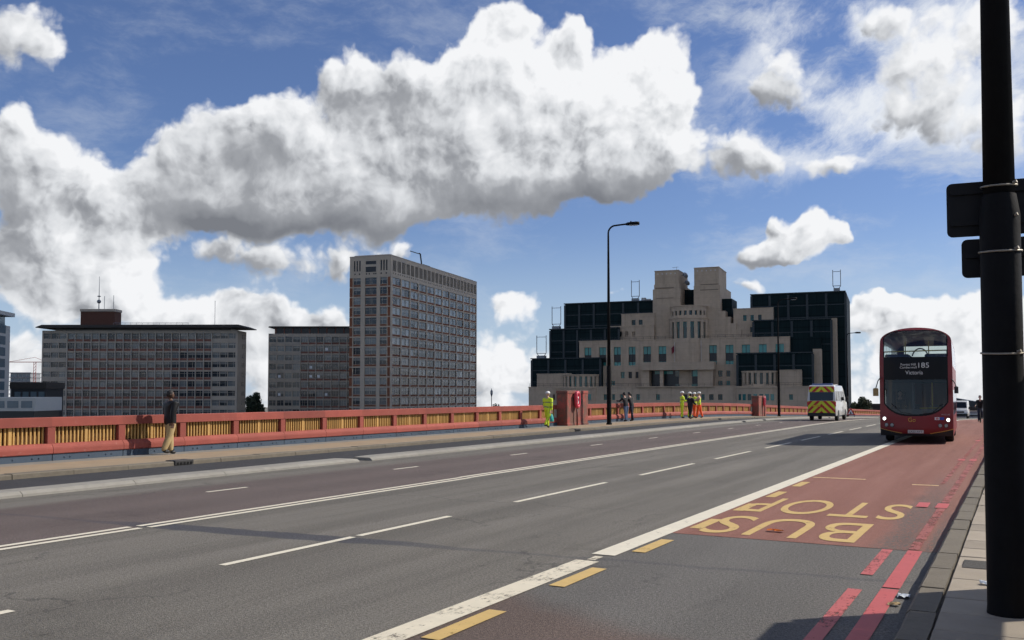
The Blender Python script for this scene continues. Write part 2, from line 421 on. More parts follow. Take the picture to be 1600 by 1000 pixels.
def bus_custom(t, co, c, b):
    x, y, z = t.sep(co)
    big = t.noise(co, 0.5, 5, 0.6); fine = t.noise(co, 60.0, 3, 0.7)
    streak = t.noise(t.v('MULTIPLY', co, (2.0, 0.08, 1)), 1.0, 5, 0.6)
    col = t.mix(t.ss(streak, 0.3, 0.7), (0.215, 0.090, 0.066), (0.262, 0.120, 0.092))
    # surfacing worn through to the stone beside the kerb lines
    wr = t.ss((x + 1.36).abs() + (big - 0.5) * 0.5, 0.36, 0.10) * t.ss(y, 26.0, 15.0)
    wr2 = t.ss((x + 0.92).abs(), 0.17, 0.05) * t.ss(y, 18.0, 12.5)
    grit = t.ss(t.noise(co, 22.0, 3, 0.75), 0.44, 0.52)
    w = (wr + wr2).clamp() * grit
    col = t.mix(w, col, (0.105, 0.092, 0.082))
    oil = t.ss(t.noise(t.v('MULTIPLY', co, (1.0, 0.2, 1)), 1.0, 5, 0.65), 0.56, 0.74)
    col = t.v('SCALE', col, (0.74 + t.ss(fine, 0.35, 0.7) * 0.5) * (1.0 - oil * 0.25))
    return col
M_bus_lane = pm('red_surfacing', (0.2, 0.08, 0.06), 0.85, var=0, bump=0.5, bs=70, custom=bus_custom, spec=0.35)
M_track = pm('cycle_track_asphalt', (0.040, 0.040, 0.043), 0.9, var=0.25, vs=1.5, bump=0.3, bs=80, spec=0.3)
M_white = paint('white_paint', (0.66, 0.61, 0.49), 0.7, 0.365)
M_white_worn = paint('worn_white_paint', (0.64, 0.58, 0.45), 0.9, 0.405)
M_yellow = paint('yellow_paint', (0.54, 0.37, 0.13), 0.8, 0.385)
M_yellow_thin = paint('thin_yellow_paint', (0.60, 0.41, 0.20), 0.7, 0.42)
M_red = paint('red_route_paint', (0.45, 0.083, 0.083), 0.9, 0.385)
M_red_worn = paint('worn_red_route_paint', (0.44, 0.10, 0.095), 0.9, 0.435)
M_red_dull = paint('dull_red_route_paint', (0.30, 0.082, 0.066), 0.9, 0.47)
def slab_custom(t, co, c, b):
    r = X(t, t.new('ShaderNodeObjectInfo').outputs['Random'])
    g = t.ss(t.noise(co, 3.0, 5, 0.65), 0.45, 0.7)
    return t.v('SCALE', c, 0.86 + r * 0.30 - g * 0.16)
M_slab = pm('paving_concrete', (0.335, 0.288, 0.228), 0.9, var=0.14, vs=6, bump=0.25, bs=60, custom=slab_custom, spec=0.3)
M_kerb = pm('granite_kerb', (0.155, 0.135, 0.105), 0.85, var=0.25, vs=9, rnd=0.07, bump=0.35, bs=50, spec=0.3)
M_kerb_pale = pm('concrete_separator', (0.25, 0.238, 0.21), 0.85, var=0.2, vs=5, rnd=0.08, bump=0.2, bs=40, spec=0.3)
M_mortar = pm('gritty_bedding', (0.12, 0.11, 0.095), 0.95, var=0.35, vs=20, bump=0.5, bs=90, spec=0.2)
def path_custom(t, co, c, b):
    x, y, z = t.sep(co); n = t.noise(co, 1.3, 5, 0.6)
    tan = t.ss(x + (n - 0.5) * 0.25, -21.55, -21.35) * t.ss(x, -19.45, -19.6)
    col = t.mix(tan, (0.21, 0.20, 0.18), (0.295, 0.225, 0.15))
    return t.v('SCALE', col, 0.8 + n * 0.4)
M_path = pm('far_footway_surface', (0.2, 0.2, 0.2), 0.9, var=0, bump=0.2, bs=50, custom=path_custom, spec=0.3)

# ================================================================== ground, river, banks
M_water = pm('river_water', (0.07, 0.075, 0.06), 0.12, var=0.2, vs=0.05, bump=0.6, bs=0.6)
M_bank = pm('bank_ground', (0.16, 0.15, 0.13), 0.95, var=0.25, vs=0.05)
# the deck climbs gently away from the camera, so true level ground falls away in this frame
def lev(y): return -0.018 * max(0.0, y)
def tilted(name, x0, x1, y0, y1, z, mat):
    g = MB(); ys = sorted({y0, max(y0, 0.0), y1})
    vs = [(x, y, z + lev(y)) for y in ys for x in (x0, x1)]
    g.raw(vs, [(2 * i, 2 * i + 1, 2 * i + 3, 2 * i + 2) for i in range(len(ys) - 1)]); return tag(g.build(name, mat), kind='structure')
tilted('ground', -9000, 9000, -3000, 12000, -14.0, M_bank)
tilted('river_water', -4000, 4000, -60, 200, -8.0, M_water)
tilted('far_bank', -4000, 4000, 200, 4000, -7.0, M_bank)

# ================================================================== bridge deck
SS = [-40, -20, -10] + list(range(-6, 60, 3)) + list(range(60, 262, 4)) + [300, 420]
M_deck = pm('bridge_girder', (0.12, 0.16, 0.2), 0.6)
g = MB(); g.sweep([(-23.2, -0.25), (3.4, -0.25), (3.4, -1.9), (-23.2, -1.9)], [(s, 0, zp(s)) for s in SS])
tag(g.build('bridge_deck', M_deck), kind='structure')
def strip(prof, s0, s1, step=3.0):
    n = max(1, int(round((s1 - s0) / step))) if s1 > 54 else 1
    return [(s0 + (s1 - s0) * i / n, 0, zp(s0 + (s1 - s0) * i / n)) for i in range(n + 1)]
g = MB(); g.sweep([(-19.4, 0), (-0.7, 0), (-0.7, -0.24), (-19.4, -0.24)], [(s, 0, zp(s)) for s in SS])
ROAD = tag(g.build('road', M_road), kind='structure')
def sheet(name, x0, x1, s0, s1, dz, mat, parent=ROAD, step=3.0, skew=0.0):
    g = MB(); n = max(1, int((s1 - s0) / step)) if s1 > 54 else 1
    if skew: g.raw([(x0, s0, dz), (x1, s0 - skew, dz), (x1, s1, dz), (x0, s1, dz)], [(0, 1, 2, 3)]); return g.build(name, mat, parent)
    vs = []; fs = []
    for i in range(n + 1):
        s = s0 + (s1 - s0) * i / n; vs += [(x0, s, zp(s) + dz), (x1, s, zp(s) + dz)]
        if i: k = 2 * i; fs.append((k - 2, k - 1, k + 1, k))
    g.raw(vs, fs); return g.build(name, mat, parent)
sheet('bus_lane_surface', -4.12, -0.87, 12.0, 200, 0.004, M_bus_lane)
sheet('cycle_track_surface', -19.2, -16.55, -30, 130, 0.004, M_track)
# ---- markings
sheet('bus_lane_line', -4.40, -4.12, -3.0, 9.55, 0.008, M_white_worn)
sheet('bus_lane_line', -4.30, -4.20, 9.62, 9.86, 0.008, M_white_worn)
sheet('bus_lane_line', -4.40, -4.11, 9.98, 150, 0.008, M_white)
for k in range(-1, 9):
    s0 = 1.55 + 2.2 * k
    sheet('bus_stop_dash', -4.05, -3.88, s0, s0 + 1.05, 0.008, M_yellow)
sheet('bus_stop_end_line', -4.05, -2.95, 21.35, 21.5, 0.008, M_yellow_thin)
sheet('bus_stop_end_line', -1.95, -1.45, 20.6, 20.75, 0.008, M_yellow_thin)
for s0, s1 in [(1.4, 5.0), (7.4, 9.66), (9.78, 12.0)] + [(14.1 + 6 * k, 18.1 + 6 * k) for k in range(0, 13)]:
    sheet('lane_dash', -7.70, -7.59, s0, s1, 0.006, M_white)
for k in range(-2, 17):
    sheet('far_lane_dash', -13.6, -13.5, 12.7 + 6 * k, 13.75 + 6 * k, 0.006, M_white)
for x in (-10.80, -11.02):
    sheet('centre_line', x, x + 0.115, -8, 8.88, 0.006, M_white)
    sheet('centre_line', x + 0.03, x + 0.145, 9.0, 17.6, 0.006, M_white)
    sheet('centre_line', x - 0.02, x + 0.10, 17.65, 160, 0.006, M_white)
def red_line(x0, x1, s0, s1, mat): sheet('red_route_line', x0, x1, s0, s1, (0.017 if s1 - s0 < 1 else 0.012) if s0 > 11.9 else 0.008, mat)
red_line(-1.19, -1.03, -4, 9.55, M_red); red_line(-1.19, -1.03, 9.62, 12.0, M_red)
red_line(-1.47, -1.34, -4, 9.4, M_red_worn); red_line(-1.47, -1.35, 10.2, 11.95, M_red_worn)
red_line(-1.19, -1.07, 12.05, 130, M_red_dull); red_line(-1.45, -1.36, 21.0, 130, M_red_dull)
for s in (16.6, 28.6, 40.6):
    red_line(-1.52, -1.34, s, s + 0.7, M_red); red_line(-1.23, -1.05, s, s + 0.7, M_red)
for word, x0, x1, s0, s1 in (('BUS', -3.90, -1.84, 12.25, 14.15), ('STOP', -4.04, -1.56, 14.75, 16.85)):
    me = fit_text(text_mesh(word, M_yellow, 1.08), x1 - x0, s1 - s0)
    o = bpy.data.objects.new('road_lettering', me); o.location = ((x0 + x1) / 2, (s0 + s1) / 2, 0.009); o.rotation_euler = (0, 0, math.pi)
    link(o, ROAD)

# ================================================================== near footway: kerb stones, slabs
KH = 0.165
g = MB(); g.sweep([(-0.78, -0.2), (-0.78, 0.125), (2.62, 0.125), (2.62, -0.2)], [(s, 0, zp(s)) for s in SS])
NEAR = tag(g.build('near_footway', M_mortar), kind='structure')
stones = []
for k in range(3):
    rr = random.Random(k); b = 0.018; l = 0.985
    m_ = MB(); pr = [(-0.81, -0.2), (-0.815, KH - 0.03), (-0.785, KH), (-0.60, KH), (-0.60, -0.2)]
    m_.sweep(pr, [(0, 0, rr.uniform(-.004, .004)), (0.02, 0, 0), (l / 2, rr.uniform(-.006, .006), rr.uniform(-.003, .003)), (l - 0.02, 0, 0), (l, 0, rr.uniform(-.004, .004))])
    stones.append(m_.mesh('kerb_stone', M_kerb))
for i in range(64):
    s = -4 + i * 1.0
    inst('kerb_stone', stones[i % 3], NEAR, (random.uniform(-.006, .006), s + 0.007, zp(s) + random.uniform(-.006, .006)))
g = MB(); g.sweep([(-0.81, -0.2), (-0.81, KH - 0.02), (-0.79, KH), (-0.60, KH), (-0.60, -0.2)], [(60.0 + i * 4, 0, zp(60.0 + i * 4)) for i in range(36)])
g.build('kerb_run', M_kerb, NEAR)
slabs = {}
def slab(w, l):
    key = (round(w, 2), round(l, 2))
    if key not in slabs:
        m_ = MB(); m_.bevbox(0, w - 0.012, 0, l - 0.014, -0.06, 0, 0.006); slabs[key] = m_.mesh('paving_slab', M_slab)
    return slabs[key]
rr = random.Random(3); n_slab = 0
s = -2.0
while s < 30:
    l = rr.choice((0.6, 0.6, 0.75, 0.9))
    x = -0.575
    wrow = rr.choice(((0.9, 0.6, 0.9, 0.6), (0.6, 0.9, 0.6, 0.9), (0.75, 0.75, 0.9, 0.6)))
    for w in wrow:
        if not (abs(s - 9.6) < 0.5 and x < -0.3 and False):
            o = inst('paving_slab', slab(w, l), NEAR, (x, s, KH - 0.004 + rr.uniform(-.005, .004)))
            o.rotation_euler = (rr.uniform(-.004, .004), rr.uniform(-.004, .004), rr.uniform(-.004, .004)); n_slab += 1
        x += w
    s += l
def far_slab_custom(t, co, c, b):
    br = t.new('ShaderNodeTexBrick'); x, y, z = t.sep(co); t.put(br.inputs['Vector'], t.comb(y, x))
    br.inputs['Scale'].default_value = 1.0; br.inputs['Brick Width'].default_value = 0.75; br.inputs['Row Height'].default_value = 0.75
    br.inputs['Mortar Size'].default_value = 0.012; br.inputs['Color1'].default_value = (0.30, 0.275, 0.24, 1); br.inputs['Color2'].default_value = (0.24, 0.22, 0.19, 1); br.inputs['Mortar'].default_value = (0.1, 0.09, 0.08, 1)
    return X(t, br.outputs['Color'])
M_slab_far = pm('far_paving', (0.3, 0.27, 0.23), 0.9, var=0, custom=far_slab_custom, spec=0.3)
sheet('paving_run', -0.575, 2.6, s, 200, KH - 0.004, M_slab_far, NEAR)
g = MB(); g.bevbox(-0.52, -0.12, 10.15, 10.62, KH - 0.02, KH + 0.006, 0.004); g.build('tarmac_patch', pm('tarmac_patch', (0.07, 0.066, 0.06), 0.95, var=0.3, vs=18, bump=0.6, bs=90), NEAR)

# ================================================================== far footway, cycle track separators
g = MB(); g.sweep([(-22.9, -0.24), (-22.9, 0.115), (-19.5, 0.115), (-19.5, -0.24)], [(s, 0, zp(s)) for s in SS])
FARW = tag(g.build('far_footway', M_path), kind='structure')
fst = []
for k in range(3):
    rr = random.Random(30 + k); m_ = MB()
    m_.sweep([(-19.5, -0.2), (-19.5, 0.118), (-19.225, 0.118), (-19.2, 0.095), (-19.19, -0.2)], [(0, 0, 0), (0.75, rr.uniform(-.01, .01), rr.uniform(-.004, .004)), (1.485, 0, 0)])
    fst.append(m_.mesh('kerb_stone', M_kerb))
for i in range(52):
    s = 2 + i * 1.5
    inst('kerb_stone', fst[i % 3], FARW, (random.uniform(-.008, .008), s, zp(s) + random.uniform(-.006, .006)))
g = MB(); g.sweep([(-19.5, -0.2), (-19.5, 0.118), (-19.22, 0.118), (-19.2, 0.095), (-19.19, -0.2)], [(80.0 + i * 4, 0, zp(80.0 + i * 4)) for i in range(30)]); g.build('kerb_run', M_kerb, FARW)
M_iron = pm('cast_iron', (0.03, 0.028, 0.027), 0.6, var=0.2)
for s in (16.9, 41.6, 66.5):
    g = MB(); g.bevbox(-19.55, -19.175, s, s + 0.62, 0.02, 0.135, 0.012)
    for k in range(5): g.box(-19.174, -19.165, s + 0.06 + k * 0.11, s + 0.12 + k * 0.11, 0.025, 0.085, 1)
    tag(g.build('kerb_drain', [M_iron, pm('drain_hole', (0.004, 0.004, 0.004), 1.0, var=0)], FARW, loc=(0, 0, zp(s))))
SEP = [(-14, 20.35, 'long pale concrete cycle lane kerb nearest the camera at left'),
       (20.85, 60.6, 'long pale concrete cycle lane kerb in the middle of the bridge'),
       (61.4, 66.2, 'short pale kerb piece between two drainage gaps near the workers'),
       (67.0, 92.0, 'pale cycle lane kerb running past the second lifebuoy pillar'),
       (92.8, 128.0, 'farthest pale cycle lane kerb beyond the crest beside the police van')]
for s0, s1, lab in SEP:
    root = empty('cycle_lane_kerb', (-16.2, s0, zp(s0)), 0, lab, 'kerb', 'pale kerbs along the cycle lane')
    L = s1 - s0; n = max(1, int(round(L / 2.4))); st = L / n
    for i in range(n):
        a, b = i * st, (i + 1) * st - 0.012
        t0 = 0.30 if i == 0 else 0.0; t1 = 0.30 if i == n - 1 else 0.0
        za, zb = zp(s0 + a) - zp(s0), zp(s0 + b) - zp(s0)
        pr = [(-0.34, -0.05), (-0.335, 0.075), (-0.29, 0.10), (0.25, 0.10), (0.335, 0.045), (0.345, -0.05)]
        m_ = MB()
        path = [(a + (0.02 if t0 else 0), 0, za - (0.02 if t0 else 0.0))] + ([(a + t0, 0, za)] if t0 else []) + [((a + b) / 2, 0, (za + zb) / 2 + random.uniform(-.003, .003))] + ([(b - t1, 0, zb)] if t1 else []) + [(b - (0.02 if t1 else 0), 0, zb - (0.02 if t1 else 0.0))]
        m_.sweep(pr, path); m_.build('kerb_block', M_kerb_pale, root)

# ================================================================== bridge parapets
def flake(t, co, c, b):
    n = t.ss(t.noise(co, 1.1, 6, 0.7), 0.50, 0.66); f = t.ss(t.noise(co, 7.0, 6, 0.75), 0.60, 0.68)
    c = t.mix(n * 0.5, c, (0.235, 0.045, 0.034)); return t.mix(f * 0.5, c, (0.36, 0.19, 0.15))
M_rail = pm('red_parapet_paint', (0.262, 0.058, 0.041), 0.8, var=0.25, vs=1.5, rnd=0.17, custom=flake, bump=0.1, bs=20)
M_ochre = pm('ochre_baluster_paint', (0.47, 0.28, 0.085), 0.6, var=0.2, vs=8, rnd=0.12)
M_ochre_dark = pm('ochre_backing', (0.13, 0.062, 0.022), 0.8, var=0.2, vs=3)
M_blue = pm('blue_grey_plinth_paint', (0.045, 0.068, 0.100), 0.6, var=0.3, vs=2.2, rnd=0.1, bump=0.1, bs=15)
M_blue_pale = M_blue
BAY = 2.18; S_POST = 15.54
FX = -22.3          # face of the parapet
bal = MB(); bal.bevbox(-0.10, -0.05, -0.026, 0.026, 0.44, 0.90, 0.008); ME_BAL = bal.mesh('baluster', M_ochre)
bal = MB(); bal.bevbox(-0.11, -0.03, -0.05, 0.05, 0.44, 0.90, 0.01); ME_BALW = bal.mesh('broad_baluster', M_ochre)
pst = MB(); pst.bevbox(-0.16, 0.045, -0.118, 0.118, 0.44, 0.892, 0.012); ME_POST = pst.mesh('post', M_rail)
rv = MB()
for q in (0.35, 0.52, 1.09, 1.62, 1.80): rv.ball((0.10, q, 0.085), 0.022, 6, 4)
ME_RIV = rv.mesh('rivets', M_blue)
def rail_prof(top): 
    if top: return [(-0.17, 0.89), (-0.17, 1.12), (-0.15, 1.135), (0.045, 1.135), (0.06, 1.12), (0.06, 0.89)]
    return [(-0.17, 0.18), (-0.17, 0.45), (0.03, 0.45), (0.06, 0.44), (0.125, 0.355), (0.135, 0.31), (0.135, 0.20), (0.12, 0.18)]
def parapet(s0, s1, label, single, mirror=False):
    fx = 2.60 if mirror else FX
    root = empty('bridge_parapet', (fx, s0, zp(s0) + 0.115), 0, label, 'parapet', 'parapets of the bridge')
    sg = -1 if mirror else 1
    k0 = math.floor((s0 - S_POST) / BAY) ; stuff = MB(); nb = 0; zb = zp(s0)
    def Z(s): return zp(s) - zb
    def xf(me_b, dst, x, y, z):      # append a piece to the joined part
        b0 = len(dst.v); dst.v += [(sg * v.co.x + x, v.co.y + y, v.co.z + z) for v in me_b.vertices]
        for p in me_b.polygons: dst.f.append(tuple(b0 + i for i in p.vertices)); dst.m.append(0)
    k = k0
    while S_POST + BAY * k < s1:
        a = max(s0, S_POST + BAY * k); b = min(s1, S_POST + BAY * (k + 1)); k += 1
        if b - a < 0.1: continue
        for top in (True, False):
            m_ = MB(); e = 0.0 if top else 0.006
            m_.sweep([(sg * p[0], p[1]) for p in rail_prof(top)], [(a - s0 + e, 0, Z(a)), ((a + b) / 2 - s0, 0, Z((a + b) / 2)), (b - s0 - e, 0, Z(b))])
            m_.build('top_rail' if top else 'bottom_rail', M_rail, root)
        m_ = MB(); m_.sweep([(sg * p[0], p[1]) for p in [(-0.1, -0.1), (-0.1, 0.178), (0.095, 0.178), (0.095, -0.1)]], [(a - s0 + 0.012, 0, Z(a)), (b - s0 - 0.012, 0, Z(b))])
        m_.build('plinth_plate', M_blue, root)
        if not mirror and a < 62: tag(inst('rivet_row', ME_RIV, root, (0, a - s0, Z(a))), kind='stuff')
        m_ = MB(); m_.sweep([(sg * -0.165, 0.44), (sg * -0.165, 0.9), (sg * -0.15, 0.9), (sg * -0.15, 0.44)], [(a - s0, 0, Z(a)), (b - s0, 0, Z(b))])
        m_.build('backing_plate', M_ochre_dark, root)
        if a == S_POST + BAY * (k - 1) and a > s0: 
            o = inst('post', ME_POST, root, (0, a - s0, Z(a))); 
            if mirror: o.scale = (-1, 1, 1)
        for i in range(17):
            s = S_POST + BAY * (k - 1) + 0.175 + (BAY - 0.35) * i / 16
            if s < s0 + 0.03 or s > s1 - 0.03: continue
            me_b = ME_BALW if i == 8 else ME_BAL
            if single and nb < 300 and s > 12.9: inst('broad_baluster' if i == 8 else 'baluster', me_b, root, (0, s - s0, Z(s))); nb += 1
            else: xf(me_b, stuff, 0, s - s0, Z(s))
    if stuff.v: tag(stuff.build('distant_balusters', M_ochre, root), kind='stuff')
    return root
parapet(-24, 45.8, 'long red and ochre parapet left of the nearer lifebuoy pillar', True)
parapet(48.6, 88.3, 'red and ochre parapet between the two lifebuoy pillars', False)
parapet(91.1, 200, 'farthest red and ochre parapet right of the second lifebuoy pillar, behind the police van', False)
parapet(-24, 200, 'red and ochre parapet along the near footway at right', False, True)

M_brickred = pm('weathered_red_pillar', (0.31, 0.066, 0.05), 0.85, var=0.3, vs=3, bump=0.4, bs=12,
    custom=lambda t, co, c, b: t.mix(t.ss(t.noise(co, 1.3, 8, 0.78), 0.42, 0.54) * 0.9, c, (0.135, 0.075, 0.055)))
M_buoy = pm('pink_red_plastic', (0.60, 0.045, 0.075), 0.35, var=0.1, coat=0.3)
M_stem = pm('dark_red_post_paint', (0.10, 0.016, 0.016), 0.5)
M_wlabel = pm('white_label', (0.8, 0.8, 0.8), 0.5, var=0.03)
M_blk = pm('black_plastic', (0.012, 0.012, 0.012), 0.5, var=0)
def pillar(s0, s1, label, ztop=1.92):
    root = empty('parapet_pillar', (-21.9, s0, zp(s0) + 0.115), 0, label, 'pillar', 'pillars in the parapet')
    L = s1 - s0
    m_ = MB(); m_.bevbox(-0.37, 0.29, 0, L, -0.1, ztop - 0.16, 0.03); m_.build('shaft', M_brickred, root)
    m_ = MB(); m_.bevbox(-0.39, 0.31, -0.02, L + 0.02, ztop - 0.158, ztop, 0.03); m_.build('cap', M_brickred, root)
    m_ = MB(); m_.bevbox(-0.385, 0.31, -0.02, L + 0.02, -0.1, 0.14, 0.03); m_.build('plinth', M_brickred, root)
    m_ = MB(); m_.box(0.29, 0.298, L * 0.42, L * 0.62, 1.15, 1.55); m_.build('faded_notice', pm('faded_notice', (0.42, 0.24, 0.16), 0.8), root)
    return root
pillar(45.8, 48.6, 'large weathered red pillar nearer the camera with a lifebuoy in front')
pillar(88.3, 91.1, 'smaller looking red pillar farther along the parapet beside a black lamp post')
def stadium(w, h, n=10):
    pts = []
    for i in range(n + 1):
        a = math.pi * i / n; pts.append((w * math.cos(a), h + w * math.sin(a)))
    for i in range(n + 1):
        a = math.pi + math.pi * i / n; pts.append((w * math.cos(a), -h + w * math.sin(a)))
    return pts
def lifebuoy(s, label):
    root = empty('lifebuoy_housing', (-21.45, s, zp(s) + 0.115), 0, label, 'lifebuoy', 'lifebuoys along the parapet')
    m_ = MB(); m_.tube([(0, 0, -0.02), (0, 0, 1.1)], 0.045, 10); m_.build('stem', M_stem, root, True)
    ring = stadium(0.17, 0.22)
    pts = [(0.02, u, 1.42 + v) for u, v in ring]; pts.append(pts[0])
    m_ = MB(); m_.tube(pts, 0.105, 10, caps=False); m_.build('ring_cover', M_buoy, root, True)
    m_ = MB(); m_.prism([(u * 0.95, 1.42 + v * 0.95) for u, v in ring], -0.06, 0.05, 'x'); m_.build('back_plate', M_buoy, root)
    m_ = MB(); m_.prism([(u * 0.55, 1.40 + v * 0.52) for u, v in ring], 0.051, 0.066, 'x'); m_.build('white_label', M_wlabel, root)
    m_ = MB(); m_.box(0.067, 0.075, -0.05, -0.005, 1.27, 1.52); m_.box(0.067, 0.075, 0.03, 0.06, 1.36, 1.49); m_.build('label_mark', M_blk, root)
    return root
lifebuoy(46.75, 'pink red lifebuoy on a post before the nearer parapet pillar')
lifebuoy(89.9, 'small red lifebuoy on a post before the farther parapet pillar')

# ================================================================== lamp posts
M_post = pm('black_column_paint', (0.006, 0.006, 0.0065), 0.65, var=0.4, vs=5, spec=0.12, bump=0.15, bs=14)
M_lamp_glass = pm('lamp_lens', (0.55, 0.56, 0.55), 0.25, var=0.05)
def lamp_post(loc, rz, H, label, base_r=0.13, flare=1.25):
    root = empty('street_lamp', loc, rz, label, 'lamp post', 'lamp posts along the bridge')
    h1 = H * 0.28
    m_ = MB(); m_.lathe([(base_r * flare, -0.05), (base_r * flare, 0.06), (base_r * (1 + (flare - 1) * 0.2), 0.10), (base_r, 0.2), (base_r * 0.98, h1), (base_r * 0.82, h1 + 0.16)], 20)
    o = m_.build('base_section', M_post, root, True); smooth_by_angle(o, 40)
    r1, r2 = base_r * 0.78, base_r * 0.38
    arc = [(0.42 * (1 - math.cos(a)), H - 0.42 + 0.42 * math.sin(a)) for a in [i * math.pi / 2 / 8 for i in range(9)]]
    arc = [(x, z) for x, z in arc]
    pts = [(0, 0, h1), (0, 0, H * 0.6), (0, 0, H - 0.6)] + [(x, 0, z) for x, z in arc[:-1]] + [(0.55, 0, H + 0.01), (1.2, 0, H + 0.05)]
    n = len(pts); rads = [r1, (r1 + r2) / 2 + 0.005, r2 + 0.005] + [r2] * (n - 3)
    m_ = MB(); m_.tube(pts, rads, 16); m_.build('column', M_post, root, True)
    m_ = MB(); secs = [(1.02, 0.045, 0.04), (1.12, 0.10, 0.07), (1.35, 0.15, 0.085), (1.65, 0.16, 0.085), (1.8, 0.13, 0.07)]
    pts = []; vs = []; fs = []
    for i, (x, w, h) in enumerate(secs):
        vs += [(x, -w, H + 0.03), (x, -w * 0.8, H + 0.03 + h), (x, 0, H + 0.05 + h * 1.25), (x, w * 0.8, H + 0.03 + h), (x, w, H + 0.03), (x, w * 0.7, H - h * 0.5), (x, -w * 0.7, H - h * 0.5)]
        if i:
            for k in range(7): a = (i - 1) * 7 + k; b = (i - 1) * 7 + (k + 1) % 7; fs.append((a, b, b + 7, a + 7))
    fs += [tuple(range(6, -1, -1)), tuple(range(28, 35))]
    m_.raw(vs, fs); hd = m_.build('lamp_head', M_post, root, True)
    m_ = MB(); m_.box(1.24, 1.72, -0.10, 0.10, H - 0.06, H - 0.035); m_.build('lens', M_lamp_glass, hd)
    m_ = MB(); m_.tube([(1.32, 0, H + 0.13), (1.32, 0, H + 0.20)], 0.035, 8); m_.build('photocell', M_post, hd)
    m_ = MB(); m_.bevbox(-0.075, 0.075, -base_r - 0.012, -base_r + 0.03, 0.55, 1.15, 0.01); m_.build('access_door', M_post, root)
    return root
lamp_post((-20.4, 48.8, 0.115), math.radians(8), 11.35, 'tall black street lamp in front of the stepped stone building, right of the nearer pillar')
lamp_post((-20.3, 90.9, zp(90.9) + 0.115), math.radians(8), 11.3, 'black street lamp beside the farther parapet pillar')
lamp_post((-20.3, 132.0, zp(132) + 0.115), math.radians(8), 11.3, 'smallest, farthest street lamp beside the right edge of the stone building')
PX, PY = -0.10, 8.22
lamp_post((PX, PY, 0.115), math.radians(180), 11.3, 'thick black lamp column right in front of the camera carrying two sign plates', 0.148, 1.03)

# ---- signs clamped to the near column (seen from behind) --------------------------------
M_signback = pm('dark_sign_back', (0.012, 0.012, 0.013), 0.6, var=0.3, vs=4, spec=0.2)
M_signface = pm('sign_face', (0.5, 0.5, 0.5), 0.5, var=0.03)
M_clip = pm('steel_band', (0.30, 0.27, 0.22), 0.45, metal=0.6)
def rrect(w, h, r, n=5):
    pts = []
    for cx, cz, a0 in ((w - r, h - r, 0), (-w + r, h - r, 90), (-w + r, -h + r, 180), (w - r, -h + r, 270)):
        for i in range(n + 1):
            a = math.radians(a0 + 90 * i / n); pts.append((cx + r * math.cos(a), cz + r * math.sin(a)))
    return pts
def road_sign(w, h, z, x, label, rz, bands, col_r):
    root = empty('road_sign', (PX, PY, z), rz, label, 'sign', 'sign plates on the near column')
    y0 = col_r + 0.035
    def ring(r, z_): return [(r * math.cos(2 * math.pi * i / 20), r * math.sin(2 * math.pi * i / 20), z_ + 0.012 * math.sin(2 * math.pi * i / 20)) for i in range(21)]
    pl = MB(); pl.prism([(u + x, v) for u, v in rrect(w, h, 0.045)], y0, y0 + 0.004, 'y'); pl.build('plate', M_signback, root)
    pl = MB(); pl.prism([(u + x, v) for u, v in rrect(w - 0.004, h - 0.004, 0.042)], y0 + 0.0045, y0 + 0.006, 'y'); pl.build('face_sheet', M_signface, root)
    for q in bands:
        pl = MB(); pl.box(x - w + 0.03, x + w - 0.03, y0 - 0.022, y0 - 0.001, q - 0.018, q + 0.018); pl.build('rail', M_signback, root)
        pl = MB(); pl.tube(ring(col_r + 0.006, q), 0.008, 6, caps=False); pl.box(-0.03, 0.03, col_r + 0.004, y0 - 0.02, q - 0.015, q + 0.015)
        pl.tube([(0.09, -col_r * 0.8, q + 0.0), (0.115, -col_r * 0.9, q + 0.01)], 0.014, 6); pl.build('band', M_clip, root)
    return root
FACE = HEAD + math.radians(0)
road_sign(0.37, 0.222, 3.37, 0.0, 'larger of the two dark sign plates, topmost on the near lamp column', math.radians(6), (0.14, -0.115), 0.122)
road_sign(0.265, 0.158, 2.97, 0.0, 'smaller dark sign plate directly under the larger one on the near column', math.radians(6), (0.02,), 0.146)
road_sign(0.17, 0.14, 2.19, 0.36, 'small dark plate lowest on the near column, sticking out to its right', math.radians(6), (0.0,), 0.147)

# ================================================================== bus shelter added unseen right of the frame to shade the kerb at lower right
root = empty('added_shade_shelter', (0.62, 4.6, 0.12), 0, 'unseen grey shelter added on the near footway to shade the kerb', 'bus shelter')
M_shelter = pm('shelter_frame', (0.08, 0.08, 0.085), 0.4)
M_advert = pm('shelter_panel', (0.35, 0.36, 0.38), 0.4, var=0.05)
m_ = MB(); m_.bevbox(0, 1.45, -0.2, 5.3, 2.42, 2.52, 0.03); m_.build('roof', M_shelter, root)
for y in (0.0, 2.6, 5.2):
    m_ = MB(); m_.box(1.3, 1.38, y, y + 0.08, 0, 2.42); m_.build('post', M_shelter, root)
m_ = MB(); m_.bevbox(0.02, 1.42, 5.285, 5.40, 0.0, 2.415, 0.02); m_.build('end_panel', M_advert, root)
m_ = MB(); m_.bevbox(1.0, 1.28, 0.6, 4.4, 0.42, 0.47, 0.01); m_.build('bench', M_shelter, root)

